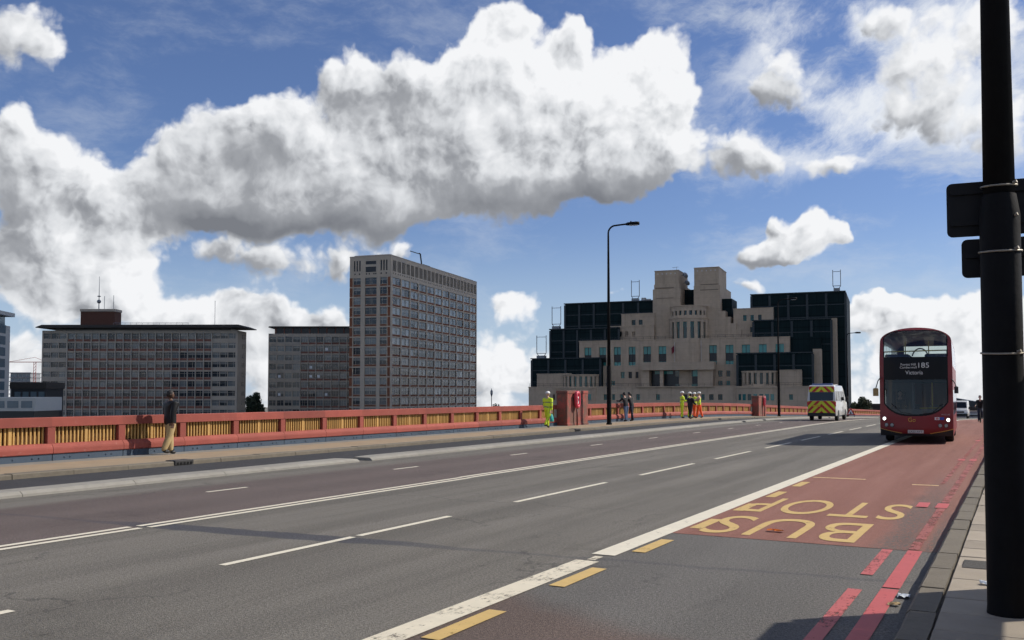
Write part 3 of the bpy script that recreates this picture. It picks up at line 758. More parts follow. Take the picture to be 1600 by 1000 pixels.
# ================================================================== facade tools
def F_front(w):    # facade facing the local -y side: u runs along x
    return lambda u, d, z: (u, w + d, z)
def F_right(u0):   # facade facing the local +x side: u runs along y
    return lambda u, d, z: (u0 - d, u, z)
def wall_open(mb, fr, u0, u1, z0, z1, ops, depth=0.5, mi=0):
    """a wall with real openings and their reveals"""
    us = sorted({u0, u1, *[o[0] for o in ops], *[o[1] for o in ops]}); zs = sorted({z0, z1, *[o[2] for o in ops], *[o[3] for o in ops]})
    us = [u for u in us if u0 <= u <= u1]; zs = [z for z in zs if z0 <= z <= z1]
    for i in range(len(us) - 1):
        um = (us[i] + us[i + 1]) / 2; col = [o for o in ops if o[0] < um < o[1]]
        run = None
        for j in range(len(zs) - 1):
            zm = (zs[j] + zs[j + 1]) / 2
            hole = any(o[2] < zm < o[3] for o in col)
            if hole:
                if run is not None: mb.face([fr(us[i], 0, run), fr(us[i + 1], 0, run), fr(us[i + 1], 0, zs[j]), fr(us[i], 0, zs[j])], mi); run = None
            elif run is None: run = zs[j]
        if run is not None: mb.face([fr(us[i], 0, run), fr(us[i + 1], 0, run), fr(us[i + 1], 0, z1), fr(us[i], 0, z1)], mi)
    for (a, b, c, d_) in ops:
        P = [(a, c), (b, c), (b, d_), (a, d_)]
        for k in range(4):
            (p, q), (r, s_) = P[k], P[(k + 1) % 4]
            mb.face([fr(p, 0, q), fr(r, 0, s_), fr(r, depth, s_), fr(p, depth, q)], mi)
def shell(mb, u0, u1, w0, w1, z0, z1, skip=(), mi=0):
    """box faces without the named sides"""
    V = [(x, y, z) for z in (z0, z1) for y in (w0, w1) for x in (u0, u1)]
    S = {'front': (0, 1, 5, 4), 'back': (2, 6, 7, 3), 'left': (0, 4, 6, 2), 'right': (1, 3, 7, 5), 'top': (4, 5, 7, 6), 'bottom': (0, 2, 3, 1)}
    for k, f in S.items():
        if k not in skip: mb.face([V[i] for i in f], mi)
def stone_custom(t, co, c, b):
    x, y, z = t.sep(co)
    j = t.ss(t.m('PINGPONG', z + 0.2, 0.85), 0.0, 0.05); v = t.ss(t.m('PINGPONG', x + y, 1.6), 0.0, 0.04)
    k = t.noise(co, 0.25, 5, 0.6)
    streak = t.ss(t.noise(t.v('MULTIPLY', co, (1.2, 1.2, 0.08)), 0.8, 5, 0.6), 0.5, 0.75)
    return t.v('SCALE', c, (0.72 + 0.28 * (j * 0.7 + v * 0.3)) * (0.8 + k * 0.4) * (1.0 - streak * 0.22))
M_stone = pm('buff_stone_cladding', (0.49, 0.385, 0.28), 0.85, var=0.1, vs=1.0, custom=stone_custom, spec=0.3)
def dark_custom(t, co, c, b):
    x, y, z = t.sep(co)
    j = t.ss(t.m('PINGPONG', z + 0.3, 1.75), 0.10, 0.16); v = t.ss(t.m('PINGPONG', x + y * 0.999, 0.75), 0.04, 0.07)
    n = t.noise(t.v('MULTIPLY', co, (0.6, 0.6, 0.25)), 1.0, 2, 0.5)
    return t.v('SCALE', c, (0.55 + 0.45 * j * v) * (0.6 + n * 0.8))
M_darkglass = pm('dark_teal_glazing', (0.008, 0.019, 0.021), 0.55, var=0, custom=dark_custom, spec=0.08)
M_darkfin = pm('dark_teal_frame', (0.014, 0.024, 0.028), 0.45, var=0.1)
def pane_custom(t, co, c, b):
    r = X(t, t.new('ShaderNodeObjectInfo').outputs['Random'])
    x, y, z = t.sep(co)
    return t.mix(t.ss(r, 0.2, 0.8) * 0.85, c, (0.04, 0.22, 0.21))
M_teal = pm('teal_pane', (0.012, 0.045, 0.05), 0.1, var=0, custom=pane_custom)
M_tealb = pm('bright_teal_pane', (0.05, 0.30, 0.28), 0.15, var=0.1, rnd=0.3)
M_black = pm('dark_interior', (0.010, 0.011, 0.012), 0.3, var=0)
M_metal = pm('grey_roof_metal', (0.22, 0.23, 0.24), 0.4, var=0.1, metal=0.3)
M_palemetal = pm('pale_roof_metal', (0.55, 0.55, 0.54), 0.5, var=0.05)

# ================================================================== stepped stone building with dark glass wings
STONE = [
('podium',-41.98,39.87,-15.00,3.71,0.0,60.0,[(-34.17,-33.56,-0.03,1.70),(-32.75,-31.94,-0.03,1.70),(-18.43,-17.27,0.01,1.70),(-15.91,-14.94,0.02,1.70),(-13.40,-12.25,0.02,1.70),(-11.10,-9.96,0.03,1.70),(-8.63,-7.49,0.04,1.70),(-2.79,-1.67,0.05,1.70),(4.96,6.24,0.07,1.70),(7.51,8.60,0.08,1.71),(10.22,11.12,0.08,1.71),(12.37,13.62,0.09,1.71),(14.86,16.10,0.10,1.71),(19.80,20.50,0.11,1.71),(21.54,22.76,0.11,1.71),(23.97,25.52,0.12,1.71),(26.73,28.09,0.13,1.71),(29.29,30.31,0.13,1.71),(34.02,35.02,0.15,1.71)]),
('side_block',-40.03,-29.16,-15.00,7.69,2.0,50.0,[]),
('side_block',31.03,37.11,-15.00,8.21,2.0,50.0,[]),
('main_wall',-28.44,33.64,-15.00,17.74,8.0,50.0,[(-26.80,-24.56,10.30,15.93),(-22.13,-19.91,10.30,15.93),(-17.51,-15.32,10.30,15.93),(-12.94,-10.78,10.30,15.93),(-8.44,-6.11,10.30,15.93),(-3.79,-1.49,10.30,15.93),(0.79,4.20,10.30,15.93),(6.64,8.80,10.30,15.93),(11.09,13.30,10.30,15.93),(15.77,18.04,10.30,15.93),(20.38,22.71,10.30,15.93),(25.12,27.33,10.30,15.93),(29.70,32.06,10.30,15.93),(-15.36,-14.17,6.50,8.42),(-12.99,-11.91,6.48,8.40),(-10.83,-9.95,6.47,8.38),(13.60,14.88,6.78,8.54),(15.97,17.06,6.76,8.51),(13.57,14.85,4.29,5.58),(15.94,17.03,4.28,5.57),(-18.36,-17.16,4.39,5.74)]),
('upper_wall',-19.76,-6.16,-15.00,22.36,12.5,45.0,[(-17.13,-16.12,19.32,20.89),(-15.11,-14.11,19.27,20.84),(-12.91,-12.01,19.22,20.79)]),
('upper_wall',-16.43,-6.06,-15.00,26.07,13.0,45.0,[(-13.22,-12.02,22.78,24.35),(-11.02,-9.82,22.82,24.38)]),
('upper_wall',17.40,28.67,-15.00,26.55,13.0,45.0,[(20.14,21.15,23.07,24.76),(22.24,23.24,23.11,24.79),(24.42,25.41,23.13,24.81),(22.11,22.93,19.75,21.24)]),
('stepped_wall',-2.54,15.11,-15.00,26.20,12.2,30.0,[]),
('stepped_wall',14.89,16.65,-15.00,24.39,12.3,30.0,[]),
('stepped_wall',16.52,18.27,-15.00,22.47,12.4,30.0,[]),
('stepped_wall',18.15,19.71,-15.00,20.56,12.5,30.0,[]),
('stepped_wall',19.58,21.23,-15.00,18.84,12.6,30.0,[]),
('tower_shoulder',-6.69,1.71,-15.00,33.48,13.4,20.0,[]),
('tower_shoulder',-6.36,1.37,-15.00,34.97,13.7,17.0,[]),
('tower',-6.20,1.05,-15.00,39.00,14.0,14.0,[]),
('tower_shoulder',5.71,13.47,-15.00,34.04,13.6,21.0,[]),
('tower',5.78,13.08,-15.00,39.36,14.0,14.0,[]),
('porch_beam',-7.93,13.11,8.72,11.04,3.5,4.4,[]),
('porch_pier',8.35,12.64,-15.00,8.67,4.5,4.0,[]),
('porch_pier',-8.19,-5.89,-15.00,8.84,4.5,4.0,[]),
('porch_pier',-2.68,-1.73,-15.00,8.80,4.6,1.2,[]),
('corner_strip',39.89,42.08,-15.00,14.27,6.5,40.0,[]),
('corner_strip',44.43,46.04,-15.00,23.09,12.0,40.0,[]),
]
DARK = [
(-42.83,-20.85,-15.00,12.50,5.0,30.0),
(-38.87,-16.71,-15.00,21.87,11.0,35.0),
(-35.33,-6.90,-15.00,30.13,15.0,35.0),
(22.32,48.32,-15.00,30.73,15.0,35.0),
(23.30,44.64,-15.00,22.80,11.0,30.0),
(33.71,41.96,-15.00,17.87,9.2,30.0),
(19.54,39.97,-15.00,13.15,5.0,30.0),
(-0.15,4.58,24.42,33.68,20.0,8.0),
]

o_ = cw(43.97, 265)
Q = empty('stepped_office_building', (o_.x, o_.y, 0), HEAD - math.radians(22), 'large stepped buff stone building with twin towers and dark glass wings', 'building')
ub = [0]
for (nm, u0, u1, z0, z1, w, d, ops) in STONE:
    m_ = MB(); fr = F_front(w)
    if ops: wall_open(m_, fr, u0, u1, z0, z1, ops, 0.7); shell(m_, u0, u1, w, w + d, z0, z1, ('front',))
    else: m_.box(u0, u1, w, w + d, z0, z1)
    wall = m_.build(nm, M_stone, Q)
    for (a, b, c, e) in ops:
        m_ = MB(); tall = (e - c) > 3
        if tall:
            zt = e - (e - c) * 0.42
            m_.box(a, b, w + 0.55, w + 0.6, zt, e, 3); m_.box(a, b, w + 0.55, w + 0.6, c + 1.1, zt, 2); m_.box(a, b, w + 0.55, w + 0.6, c, c + 1.1, 3)
            m_.box((a + b) / 2 - 0.06, (a + b) / 2 + 0.06, w + 0.45, w + 0.549, c, e, 0)
            for q in (zt, c + 1.1): m_.box(a, b, w + 0.46, w + 0.548, q - 0.07, q + 0.07, 0)
        else:
            m_.box(a, b, w + 0.55, w + 0.6, c, e, 1 if random.random() < 0.75 else 2)
            m_.box(a, b, w + 0.47, w + 0.548, (c + e) / 2 - 0.05, (c + e) / 2 + 0.05, 0); m_.box((a + b) / 2 - 0.05, (a + b) / 2 + 0.05, w + 0.46, w + 0.547, c, e, 0)
        m_.build('window', [M_darkfin, M_teal, M_black, M_tealb], wall)
    if nm in ('tower',):
        for k in range(5):
            uu = u0 + 1.0 + (u1 - u0 - 2.0) * k / 4
            m_ = MB(); m_.box(uu - 0.16, uu + 0.16, w - 0.02, w + 0.05, z1 - 1.0, z1 - 0.62); m_.build('pale_hole_mark', M_palemetal, wall)  # pale boxes stand in for small bright-lit openings near the tower top
        m_ = MB(); m_.box(u0 - 0.1, u1 + 0.1, w - 0.1, w + d + 0.1, z1 + 0.002, z1 + 0.22); m_.build('coping', M_stone, wall)
    elif nm in ('podium', 'main_wall', 'upper_wall', 'side_block'):
        m_ = MB(); m_.box(u0 - 0.12, u1 + 0.12, w - 0.12, w + 0.5, z1 + 0.002, z1 + 0.25); m_.build('coping', M_stone, wall)
        if nm in ('podium', 'main_wall'):
            m_ = MB()
            for q in (0.65, 1.1): m_.box(u0 + 0.2, u1 - 0.2, w + 0.1, w + 0.16, z1 + q, z1 + q + 0.06)
            n = int((u1 - u0) / 2.2)
            for k in range(n + 1): uu = u0 + 0.3 + (u1 - u0 - 0.6) * k / n; m_.box(uu - 0.03, uu + 0.03, w + 0.1, w + 0.16, z1 + 0.252, z1 + 1.16)
            m_.build('terrace_railing', M_darkfin, wall)
# narrow darker bands across the towers
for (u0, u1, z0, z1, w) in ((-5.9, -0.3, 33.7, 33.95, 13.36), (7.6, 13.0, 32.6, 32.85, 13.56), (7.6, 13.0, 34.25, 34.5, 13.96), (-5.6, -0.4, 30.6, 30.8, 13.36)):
    m_ = MB(); m_.box(u0, u1, w - 0.03, w + 0.1, z0, z1); m_.build('string_course', pm('dark_course', (0.20, 0.16, 0.12), 0.9), Q)
for i, (u0, u1, z0, z1, w, d) in enumerate(DARK):
    m_ = MB(); m_.box(u0, u1, w, w + d, z0, z1); wing = m_.build('glass_wing', M_darkglass, Q)
    if u1 - u0 > 10:
        n = max(2, int((u1 - u0) / 4.4)); m2 = MB()
        for k in range(n + 1):
            uu = u0 + (u1 - u0) * k / n
            f_ = MB(); f_.box(uu - 0.32, uu + 0.32, w - 0.22, w + 0.1, max(z0, 0), z1 - 0.3); f_.build('fin', M_darkfin, wing)
        m_ = MB(); m_.box(u0 - 0.35, u1 + 0.05, w - 0.35, w + d, z1 + 0.002, z1 + 0.3); m_.build('roof_edge', M_darkfin, wing)
        for q in (1, 2):
            zz = z1 - 3.5 * q
            if zz > 3: m_ = MB(); m_.box(u0, u1, w - 0.1, w + 0.1, zz - 0.12, zz + 0.12); m_.build('transom', M_darkfin, wing)
def drum(cx, cw_, r, z0, z1, nwin, wz0, wz1, mat=M_black, teal=None, span=150):
    m_ = MB(); m_.lathe([(r - 0.45, wz0 - 0.1), (r - 0.45, wz1 + 0.1)], 40, (cx, cw_, 0)); core = m_.build('drum_glazing', teal or M_teal, Q)
    m_ = MB(); m_.lathe([(r, z0), (r, wz0)], 48, (cx, cw_, 0)); smooth_by_angle(m_.build('drum_base', M_stone, Q))
    m_ = MB(); m_.lathe([(r, wz1), (r, z1 - 0.3), (r + 0.18, z1 - 0.28), (r + 0.18, z1)], 48, (cx, cw_, 0)); smooth_by_angle(m_.build('drum_band', M_stone, Q))
    step = math.radians(span / nwin); a0 = -math.pi / 2 - step * nwin / 2
    for k in range(nwin + 1):
        a = a0 + step * k; hw = step * 0.24
        pts = [((r + 0.0) * math.cos(q), (r + 0.0) * math.sin(q)) for q in (a - hw, a, a + hw)] + [((r - 0.6) * math.cos(q), (r - 0.6) * math.sin(q)) for q in (a + hw, a, a - hw)]
        m_ = MB(); m_.prism([(cx + x, cw_ + y) for x, y in pts], wz0 + 0.001, wz1 - 0.001, 'z'); m_.build('drum_pier', M_stone, Q)
    # solid back
    m_ = MB()
    pts = [((r - 0.01) * math.cos(a0 + step * nwin + q * (2 * math.pi - step * nwin) / 16), (r - 0.01) * math.sin(a0 + step * nwin + q * (2 * math.pi - step * nwin) / 16)) for q in range(17)]
    m_.prism([(cx + x, cw_ + y) for x, y in pts], wz0, wz1, 'z'); m_.build('drum_back', M_stone, Q)
drum(4.4, 12.2, 5.75, 3.0, 24.13, 7, 18.05, 22.95)
drum(4.4, 12.6, 5.4, 23.5, 27.8, 9, 24.9, 26.25)
for k in range(4):
    a = -math.pi / 2 + math.radians(150 / 7) * (k - 1.5); r = 5.32
    x, y = 4.4 + r * math.cos(a), 12.2 + r * math.sin(a)
    m_ = MB(); m_.box(-0.62, 0.62, -0.02, 0.02, 21.3, 22.93); o = m_.build('upper_pane', M_tealb, Q, loc=(x, y, 0)); o.rotation_euler = (0, 0, a + math.pi / 2)
drum(-27.0, 5.2, 5.7, 3.0, 7.6, 9, 3.95, 7.0)
drum(25.9, 5.0, 5.1, 3.0, 8.2, 8, 4.5, 7.6)
for cx, r in ((-26.9, 7.2), (25.4, 6.6)):
    m_ = MB(); m_.lathe([(r, -15), (r, 3.3), (r + 0.2, 3.32), (r + 0.2, 3.65)], 48, (cx, 3.6, 0)); smooth_by_angle(m_.build('curved_podium', M_stone, Q))
    for k in range(-3, 4):
        a = -math.pi / 2 + k * 0.24; m_ = MB(); m_.box(-0.5, 0.5, -0.04, 0.03, 0.05, 1.75); o = m_.build('window', M_teal, Q, loc=(cx + (r + 0.0) * math.cos(a), 3.6 + (r + 0.0) * math.sin(a), 0)); o.rotation_euler = (0, 0, a + math.pi / 2)
# entrance glazing
m_ = MB(); m_.box(1.33, 8.3, 6.8, 7.2, 3.9, 8.75); gl = m_.build('entrance_glazing', M_black, Q)
for k in range(4):
    m_ = MB(); m_.box(1.45 + k * 1.72, 3.0 + k * 1.72, 6.74, 6.79, 6.9, 8.6); m_.build('pane', M_tealb if k % 2 else M_teal, gl)
    m_ = MB(); m_.box(1.45 + k * 1.72, 3.0 + k * 1.72, 6.74, 6.79, 4.0, 4.7); m_.build('pane', M_teal, gl)
m_ = MB(); m_.box(-5.8, 1.3, 7.4, 7.9, 3.6, 8.7); m_.build('entrance_recess', M_black, Q)
m_ = MB(); m_.box(-4.8, 0.6, 7.3, 7.38, 7.6, 8.5); m_.build('recess_pane', M_tealb, Q)
m_ = MB(); m_.box(-8.5, 13.5, -0.6, 7.0, 3.75, 3.98); m_.build('entrance_terrace', M_stone, Q)
# plant and gantries on the roofs
for (u0, u1, z0, z1, w) in ((-39.0, -36.1, 21.9, 29.4, 13), (-42.3, -39.2, 12.5, 20.0, 8), (-14.4, -11.9, 30.2, 37.1, 17.5), (44.9, 47.0, 30.8, 37.3, 17)):
    m_ = MB()
    m_.box(u0 + 0.2, u1 - 0.2, w - 0.8, w + 0.8, z0 + 0.31, z0 + 1.2)
    for uu in (u0, u1): m_.tube([((uu + (u0 + u1) / 2) / 2, w, z0 + 1.0), (uu, w, z0 + 1.9), (uu, w, z1)], 0.11, 6)
    m_.tube([(u0, w, z1 - 0.5), (u1, w, z1 - 0.5)], 0.08, 6); m_.tube([(u0, w, z0 + 1.9), (u1, w, z0 + 1.9)], 0.1, 6)
    m_.build('window_cleaning_gantry', M_metal, Q)
for (u, w, z, r) in ((1.75, 18.5, 38.1, 0.95), (1.75, 21.5, 36.1, 0.9)):
    m_ = MB(); m_.lathe([(0.05, 0.32), (r * 0.5, 0.20), (r, -0.1), (r, -0.16), (r * 0.5, 0.12), (0.05, 0.22)], 18); o = m_.build('satellite_dish', M_metal, Q, True, loc=(u + 0.6, w, z)); o.rotation_euler = (math.radians(70), 0, math.radians(50))
    m_ = MB(); m_.tube([(1.0, w, z - 0.2), (u + 0.5, w, z)], 0.09, 6); m_.build('dish_arm', M_metal, Q)
m_ = MB(); m_.box(13.0, 16.4, 17, 27, 24.0, 30.2); m_.build('plant_enclosure', M_darkglass, Q)
m_ = MB(); m_.box(-11.4, -10.2, 18, 19.5, 30.44, 31.6); m_.box(-10.0, -8.6, 18.3, 19.2, 30.44, 31.2); m_.build('roof_plant', M_palemetal, Q)
m_ = MB(); m_.tube([(0.2, 15.5, 39.2), (0.2, 15.5, 40.4)], 0.05, 5); m_.tube([(-1.2, 15.5, 40.1), (0.8, 15.5, 40.25)], 0.05, 5); m_.build('roof_aerial', M_metal, Q)
for u in (-6.0, 12.2):
    m_ = MB(); m_.tube([(u + 7.2, 7.0, 11.0), (u + 7.2, 7.0, 17.0)], 0.06, 5) if u < 0 else m_.tube([(8.9, 7.3, 11.0), (8.9, 7.3, 17.5)], 0.06, 5); m_.build('flagpole', M_palemetal, Q)
m_ = MB(); m_.raw([(1.25, 7.0, 16.2), (0.2, 7.1, 15.2), (0.35, 7.05, 13.4), (1.2, 7.0, 14.3), (1.25, 7.02, 16.2), (0.2, 7.12, 15.2), (0.35, 7.07, 13.4), (1.2, 7.02, 14.3)], [(0, 1, 2, 3), (7, 6, 5, 4), (0, 4, 5, 1), (1, 5, 6, 2), (2, 6, 7, 3), (3, 7, 4, 0)]); m_.build('furled_flag', pm('faded_flag', (0.16, 0.02, 0.03), 0.9), Q)

# ================================================================== office blocks on the left
M_conc = pm('grey_concrete_frame', (0.50, 0.425, 0.335), 0.85, var=0.18, vs=0.3, spec=0.3)
M_conc2 = pm('grey_stone_panel', (0.46, 0.40, 0.325), 0.85, var=0.15, vs=0.4, rnd=0.12, spec=0.3)
M_brick = pm('red_brown_brick', (0.21, 0.088, 0.05), 0.9, var=0.2, vs=1.0, rnd=0.15, spec=0.2)
M_bronze = pm('red_brown_panel', (0.21, 0.082, 0.055), 0.7, var=0.15, vs=0.8, rnd=0.2)
def office_glass(t, co, c, b):
    r = X(t, t.new('ShaderNodeObjectInfo').outputs['Random'])
    x, y, z = t.sep(co)
    c = t.mix(t.ss(r, 0.45, 0.95) * 0.85, c, (0.19, 0.21, 0.21))
    bl = t.ss(z, 0.0, 0.25) * t.ss(t.m('FRACT', r * 7.31), 0.55, 0.6)      # half-drawn blinds
    c = t.mix(bl * 0.6, c, (0.30, 0.30, 0.28))
    return c
M_off = pm('office_glass', (0.022, 0.028, 0.034), 0.09, var=0, custom=office_glass)
M_off_pale = pm('office_pane_with_blind', (0.26, 0.29, 0.29), 0.12, var=0.05, rnd=0.35)
M_frame = pm('pale_window_frame', (0.55, 0.50, 0.42), 0.5, var=0.05)
M_white_pane = pm('white_pane', (0.85, 0.87, 0.88), 0.5, var=0.05)  # plain white patches set over parts of a few panes
def window_mesh(w, h, bars, pale=(), fw=0.07):
    """bars: fractions where mullions stand; panes between them; origin at the centre of the pane plane, facing -y"""
    m_ = MB(); xs = [-w / 2] + [-w / 2 + w * f for f in bars] + [w / 2]
    for i in range(len(xs) - 1): m_.box(xs[i], xs[i + 1], 0, 0.04, -h / 2, h / 2, 1 if i not in pale else 2)
    for f in bars: x = -w / 2 + w * f; m_.box(x - fw / 2, x + fw / 2, -0.08, -0.002, -h / 2, h / 2, 0)
    for z in (-h / 2, h / 2 - fw): m_.box(-w / 2, w / 2, -0.07, -0.003, z, z + fw, 0)
    m_.box(-w / 2, w / 2, -0.06, -0.004, h * 0.14, h * 0.14 + fw * 0.8, 0)
    return m_.mesh('window', [M_frame, M_off, M_off_pale])

# ---- tower -------------------------------------------------------------------------------
o_ = cw(-39.8, 303)
T = empty('office_tower', (o_.x, o_.y, 0), HEAD - math.radians(19), 'tall brick and concrete office tower, highest of the three office blocks', 'building', 'office blocks across the river')
ZT, P, NF = 47.4, 3.32, 16
row_top = ZT - 7.0
m_ = MB(); fr = F_right(0.0); ops = []; sl = []
NB, L = 11, 78.0; bw = (L - 1.2) / NB
for f in range(NF):
    zt = row_top - P * f
    for k in range(NB):
        a = 0.9 + bw * k; ops.append((a + 0.35, a + bw - 0.5, zt - 2.95, zt))
for k in range(NB * 2):
    a = 0.9 + bw / 2 * k
    for q in (0.40, 1.30, 2.2): sl.append((a + q, a + q + 0.72, ZT - 5.0, ZT - 1.3))
    for q in (0.6, 2.2): sl.append((a + q, a + q + 0.5, ZT - 5.95, ZT - 5.45))
wall_open(m_, fr, 0.0, L, row_top + 0.25, ZT, sl, 0.15)
wall_open(m_, fr, 0.0, L, -16, row_top + 0.25, ops, 0.35)
fl = F_front(0.0); opl = []; grp = [(-13.9, -11.2, 2), (-9.6, -5.3, 3), (-4.0, -1.5, 2)]
sll = [(-9.4, -5.5, ZT - 2.6, ZT - 1.5), (-9.4, -5.5, ZT - 5.2, ZT - 3.4)]
for g0 in (-13.8, -3.9):
    for q in (0, 1.0, 2.0): sll.append((g0 + q, g0 + q + 0.55, ZT - 4.8, ZT - 1.3))
for q in (-13.6, -11.9, -9.3, -8.3, -6.6, -5.9, -3.9, -2.0): sll.append((q, q + 0.5, ZT - 6.0, ZT - 5.5))
for f in range(NF):
    zt = row_top - P * f
    for a, b, n in grp: opl.append((a, b, zt - 2.95, zt))
wall_open(m_, fl, -15.3, 0.0, row_top + 0.25, ZT, sll, 0.15)
wall_open(m_, fl, -15.3, 0.0, -16, row_top + 0.25, opl, 0.35)
shell(m_, -15.3, 0, 0, L, -16, ZT, ('front', 'right', 'bottom'))
wall = m_.build('wall', M_conc, T)
m_ = MB(); m_.box(-15.0, -0.6, 0.6, L - 0.6, -16, ZT - 0.8); m_.build('dark_core', M_black, T)
m_ = MB(); m_.box(-0.2, -0.152, 0.4, L - 0.4, ZT - 6.3, ZT - 1.0); m_.build('dark_slot_backing', M_black, T)  # black sheets close behind the slots stand in for their dark depth
m_ = MB(); m_.box(-14.9, -0.4, 0.152, 0.2, ZT - 6.3, ZT - 1.0); m_.build('dark_slot_backing', M_black, T)
m_ = MB(); m_.bevbox(-14.6, -0.8, 1.0, L - 1, ZT + 0.002, ZT + 0.7, 0.3); m_.build('roof', M_conc, T)
wm = [window_mesh(bw - 0.85, 2.3, (0.40, 0.60), (0, 2)), window_mesh(bw - 0.85, 2.3, (0.40, 0.60), ()), window_mesh(bw - 0.85, 2.3, (0.40, 0.60), (2,)), window_mesh(bw - 0.85, 2.3, (0.40, 0.60), (0,))]
sp = MB(); sp.box(-(bw - 0.85) / 2, (bw - 0.85) / 2, -0.02, 0.06, -0.31, 0.31); sp = sp.mesh('spandrel', M_brick)
rr = random.Random(11)
for f in range(NF):
    zt = row_top - P * f
    for k in range(NB):
        y = 0.9 + bw * k + (bw - 0.15) / 2
        pale = rr.random() < (0.75 if f < 5 else 0.35 if f < 8 else 0.15)
        inst('window', wm[rr.choice((0, 0, 2, 3))] if pale else wm[1], T, (-0.27, y, zt - 1.16), math.pi / 2)
        inst('spandrel', sp, T, (-0.12, y, zt - 2.64), math.pi / 2)
wl = {2: window_mesh(2.6, 2.3, (0.33,), ()), 3: window_mesh(4.2, 2.3, (0.42, 0.58), ())}
spl = {n: MB().box(-w / 2, w / 2, -0.02, 0.06, -0.31, 0.31).mesh('spandrel', M_brick) for n, w in ((2, 2.6), (3, 4.2))}
for f in range(NF):
    zt = row_top - P * f
    for a, b, n in grp:
        inst('window', wl[n], T, ((a + b) / 2, 0.27, zt - 1.16)); inst('spandrel', spl[n], T, ((a + b) / 2, 0.12, zt - 2.64))
    m_ = MB(); m_.box(-15.33, -14.2, -0.03, 0.1, zt - 2.95, zt); m_.build('brick_panel', M_brick, T)
    m_ = MB(); m_.box(-1.2, -0.25, -0.03, 0.1, zt - 2.95, zt); m_.build('brick_panel', M_brick, T)
m_ = MB(); m_.box(-15.36, 0.05, -0.05, L, ZT - 0.02, ZT + 0.25); m_.build('coping', M_conc2, T)
# davit crane on the roof
m_ = MB(); m_.tube([(-4, 33, ZT + 0.6), (-4, 31.5, ZT + 5.2), (-4, 30.6, ZT + 5.2)], 0.28, 6); m_.tube([(-4, 31.2, ZT + 5.1), (-4, 23, ZT + 5.0)], 0.16, 6); m_.box(-5, -3, 32, 38, ZT + 0.3, ZT + 1.5); m_.build('roof_crane', M_darkfin, T)

# ---- wide slab block ----------------------------------------------------------------------
o_ = cw(-98.1, 330)
S_ = empty('office_slab', (o_.x, o_.y, 0), HEAD - math.radians(1), 'wide low grey office slab at left with flat overhanging roof and rooftop mast', 'building', 'office blocks across the river')
NFS, PS, ZS = 11, 3.42, 24.5
W = 70.5; bays = []; x = -W + 0.5
for k in range(3): bays.append((x, x + 2.6, 0)); x += 2.83
x += 0.2; wc = (W - 0.5 - 2 * (3 * 2.83) - 0.9) / 18
for k in range(18): bays.append((x + 0.12, x + wc - 0.12, 1)); x += wc
x += 0.2
for k in range(3): bays.append((x, x + 2.6, 0)); x += 2.83
m_ = MB(); ops = []
for f in range(NFS):
    zt = ZS - 1.0 - PS * f
    for a, b, kd in bays: ops.append((a, b, zt - (2.0 if kd == 0 else 2.95), zt))
wall_open(m_, F_front(0), -W, 0, -16, ZS, ops, 0.35)
ope = []
for f in range(NFS):
    zt = ZS - 1.3 - PS * f; ope.append((5.2, 6.6, zt - 1.6, zt)); ope.append((7.2, 8.2, zt - 1.6, zt))
wall_open(m_, F_right(0), 0, 10.3, -16, ZS, ope, 0.3)
shell(m_, -W, 0, 0, 10.3, -16, ZS, ('front', 'right', 'bottom')); m_.build('wall', M_conc2, S_)
m_ = MB(); m_.box(-W + 0.5, -0.5, 0.5, 9.8, -12, ZS - 0.6); m_.build('dark_core', M_black, S_)
ws = window_mesh(2.6, 2.0, (0.72,), ()); wc_ = window_mesh(wc - 0.24, 2.1, (0.62,), ())
sps = MB().box(-(wc - 0.24) / 2, (wc - 0.24) / 2, -0.02, 0.05, -0.4, 0.4).mesh('spandrel', M_bronze)
rr = random.Random(5); lit = {(2, 11), (4, 3)}
for f in range(NFS):
    zt = ZS - 1.0 - PS * f
    for i, (a, b, kd) in enumerate(bays):
        if f < 10: inst('window', ws if kd == 0 else wc_, S_, ((a + b) / 2, 0.27, zt - (1.0 if kd == 0 else 1.06)))
        if kd: inst('spandrel', sps, S_, ((a + b) / 2, 0.15, zt - 2.53))
we = window_mesh(1.3, 1.6, (0.5,), ()); 
for f in range(NFS):
    inst('end_window', we, S_, (-0.22, 5.9, ZS - 2.1 - PS * f), math.pi / 2); inst('end_window', we, S_, (-0.22, 7.7, ZS - 2.1 - PS * f), math.pi / 2, (0.74, 1, 1))
for k in range(19):
    xx = -W + 0.5 + 3 * 2.83 + 0.2 + wc * k
    m_ = MB(); m_.box(xx - 0.09, xx + 0.09, -0.35, -0.002, -12, ZS - 0.85); m_.build('mullion', M_frame, S_)
m_ = MB(); m_.prism([(-W - 1.2, 25.6), (-W + 1.0, 26.4), (1.0, 26.4), (3.2, 25.6), (3.2, 25.35), (-W - 1.2, 25.35)], -2.5, 12.5, 'y'); m_.build('roof', pm('dark_roof_fascia', (0.045, 0.04, 0.035), 0.8), S_)
m_ = MB(); m_.box(-W + 4, -3, 1.5, 8, ZS + 0.002, 25.349); m_.build('roof_recess', M_black, S_)
m_ = MB(); m_.box(-58.2, -45.8, 3, 8.5, 26.41, 31.6); m_.build('brick_penthouse', pm('dark_brick', (0.10, 0.042, 0.028), 0.9, var=0.2, vs=1), S_)
m_ = MB(); m_.box(-58.4, -45.6, 2.8, 8.7, 31.602, 32.5); m_.build('penthouse_coping', M_conc2, S_)
m_ = MB(); m_.tube([(-53, 6, 32.5), (-53, 6, 44.7)], [0.2, 0.06], 6); m_.ball((-53, 6, 35.5), 0.75, 10, 6); m_.lathe([(0.2, 0), (0.75, 0.25), (0.2, 0.5)], 10, (-53, 6, 37.2)); m_.build('mast', M_metal, S_)
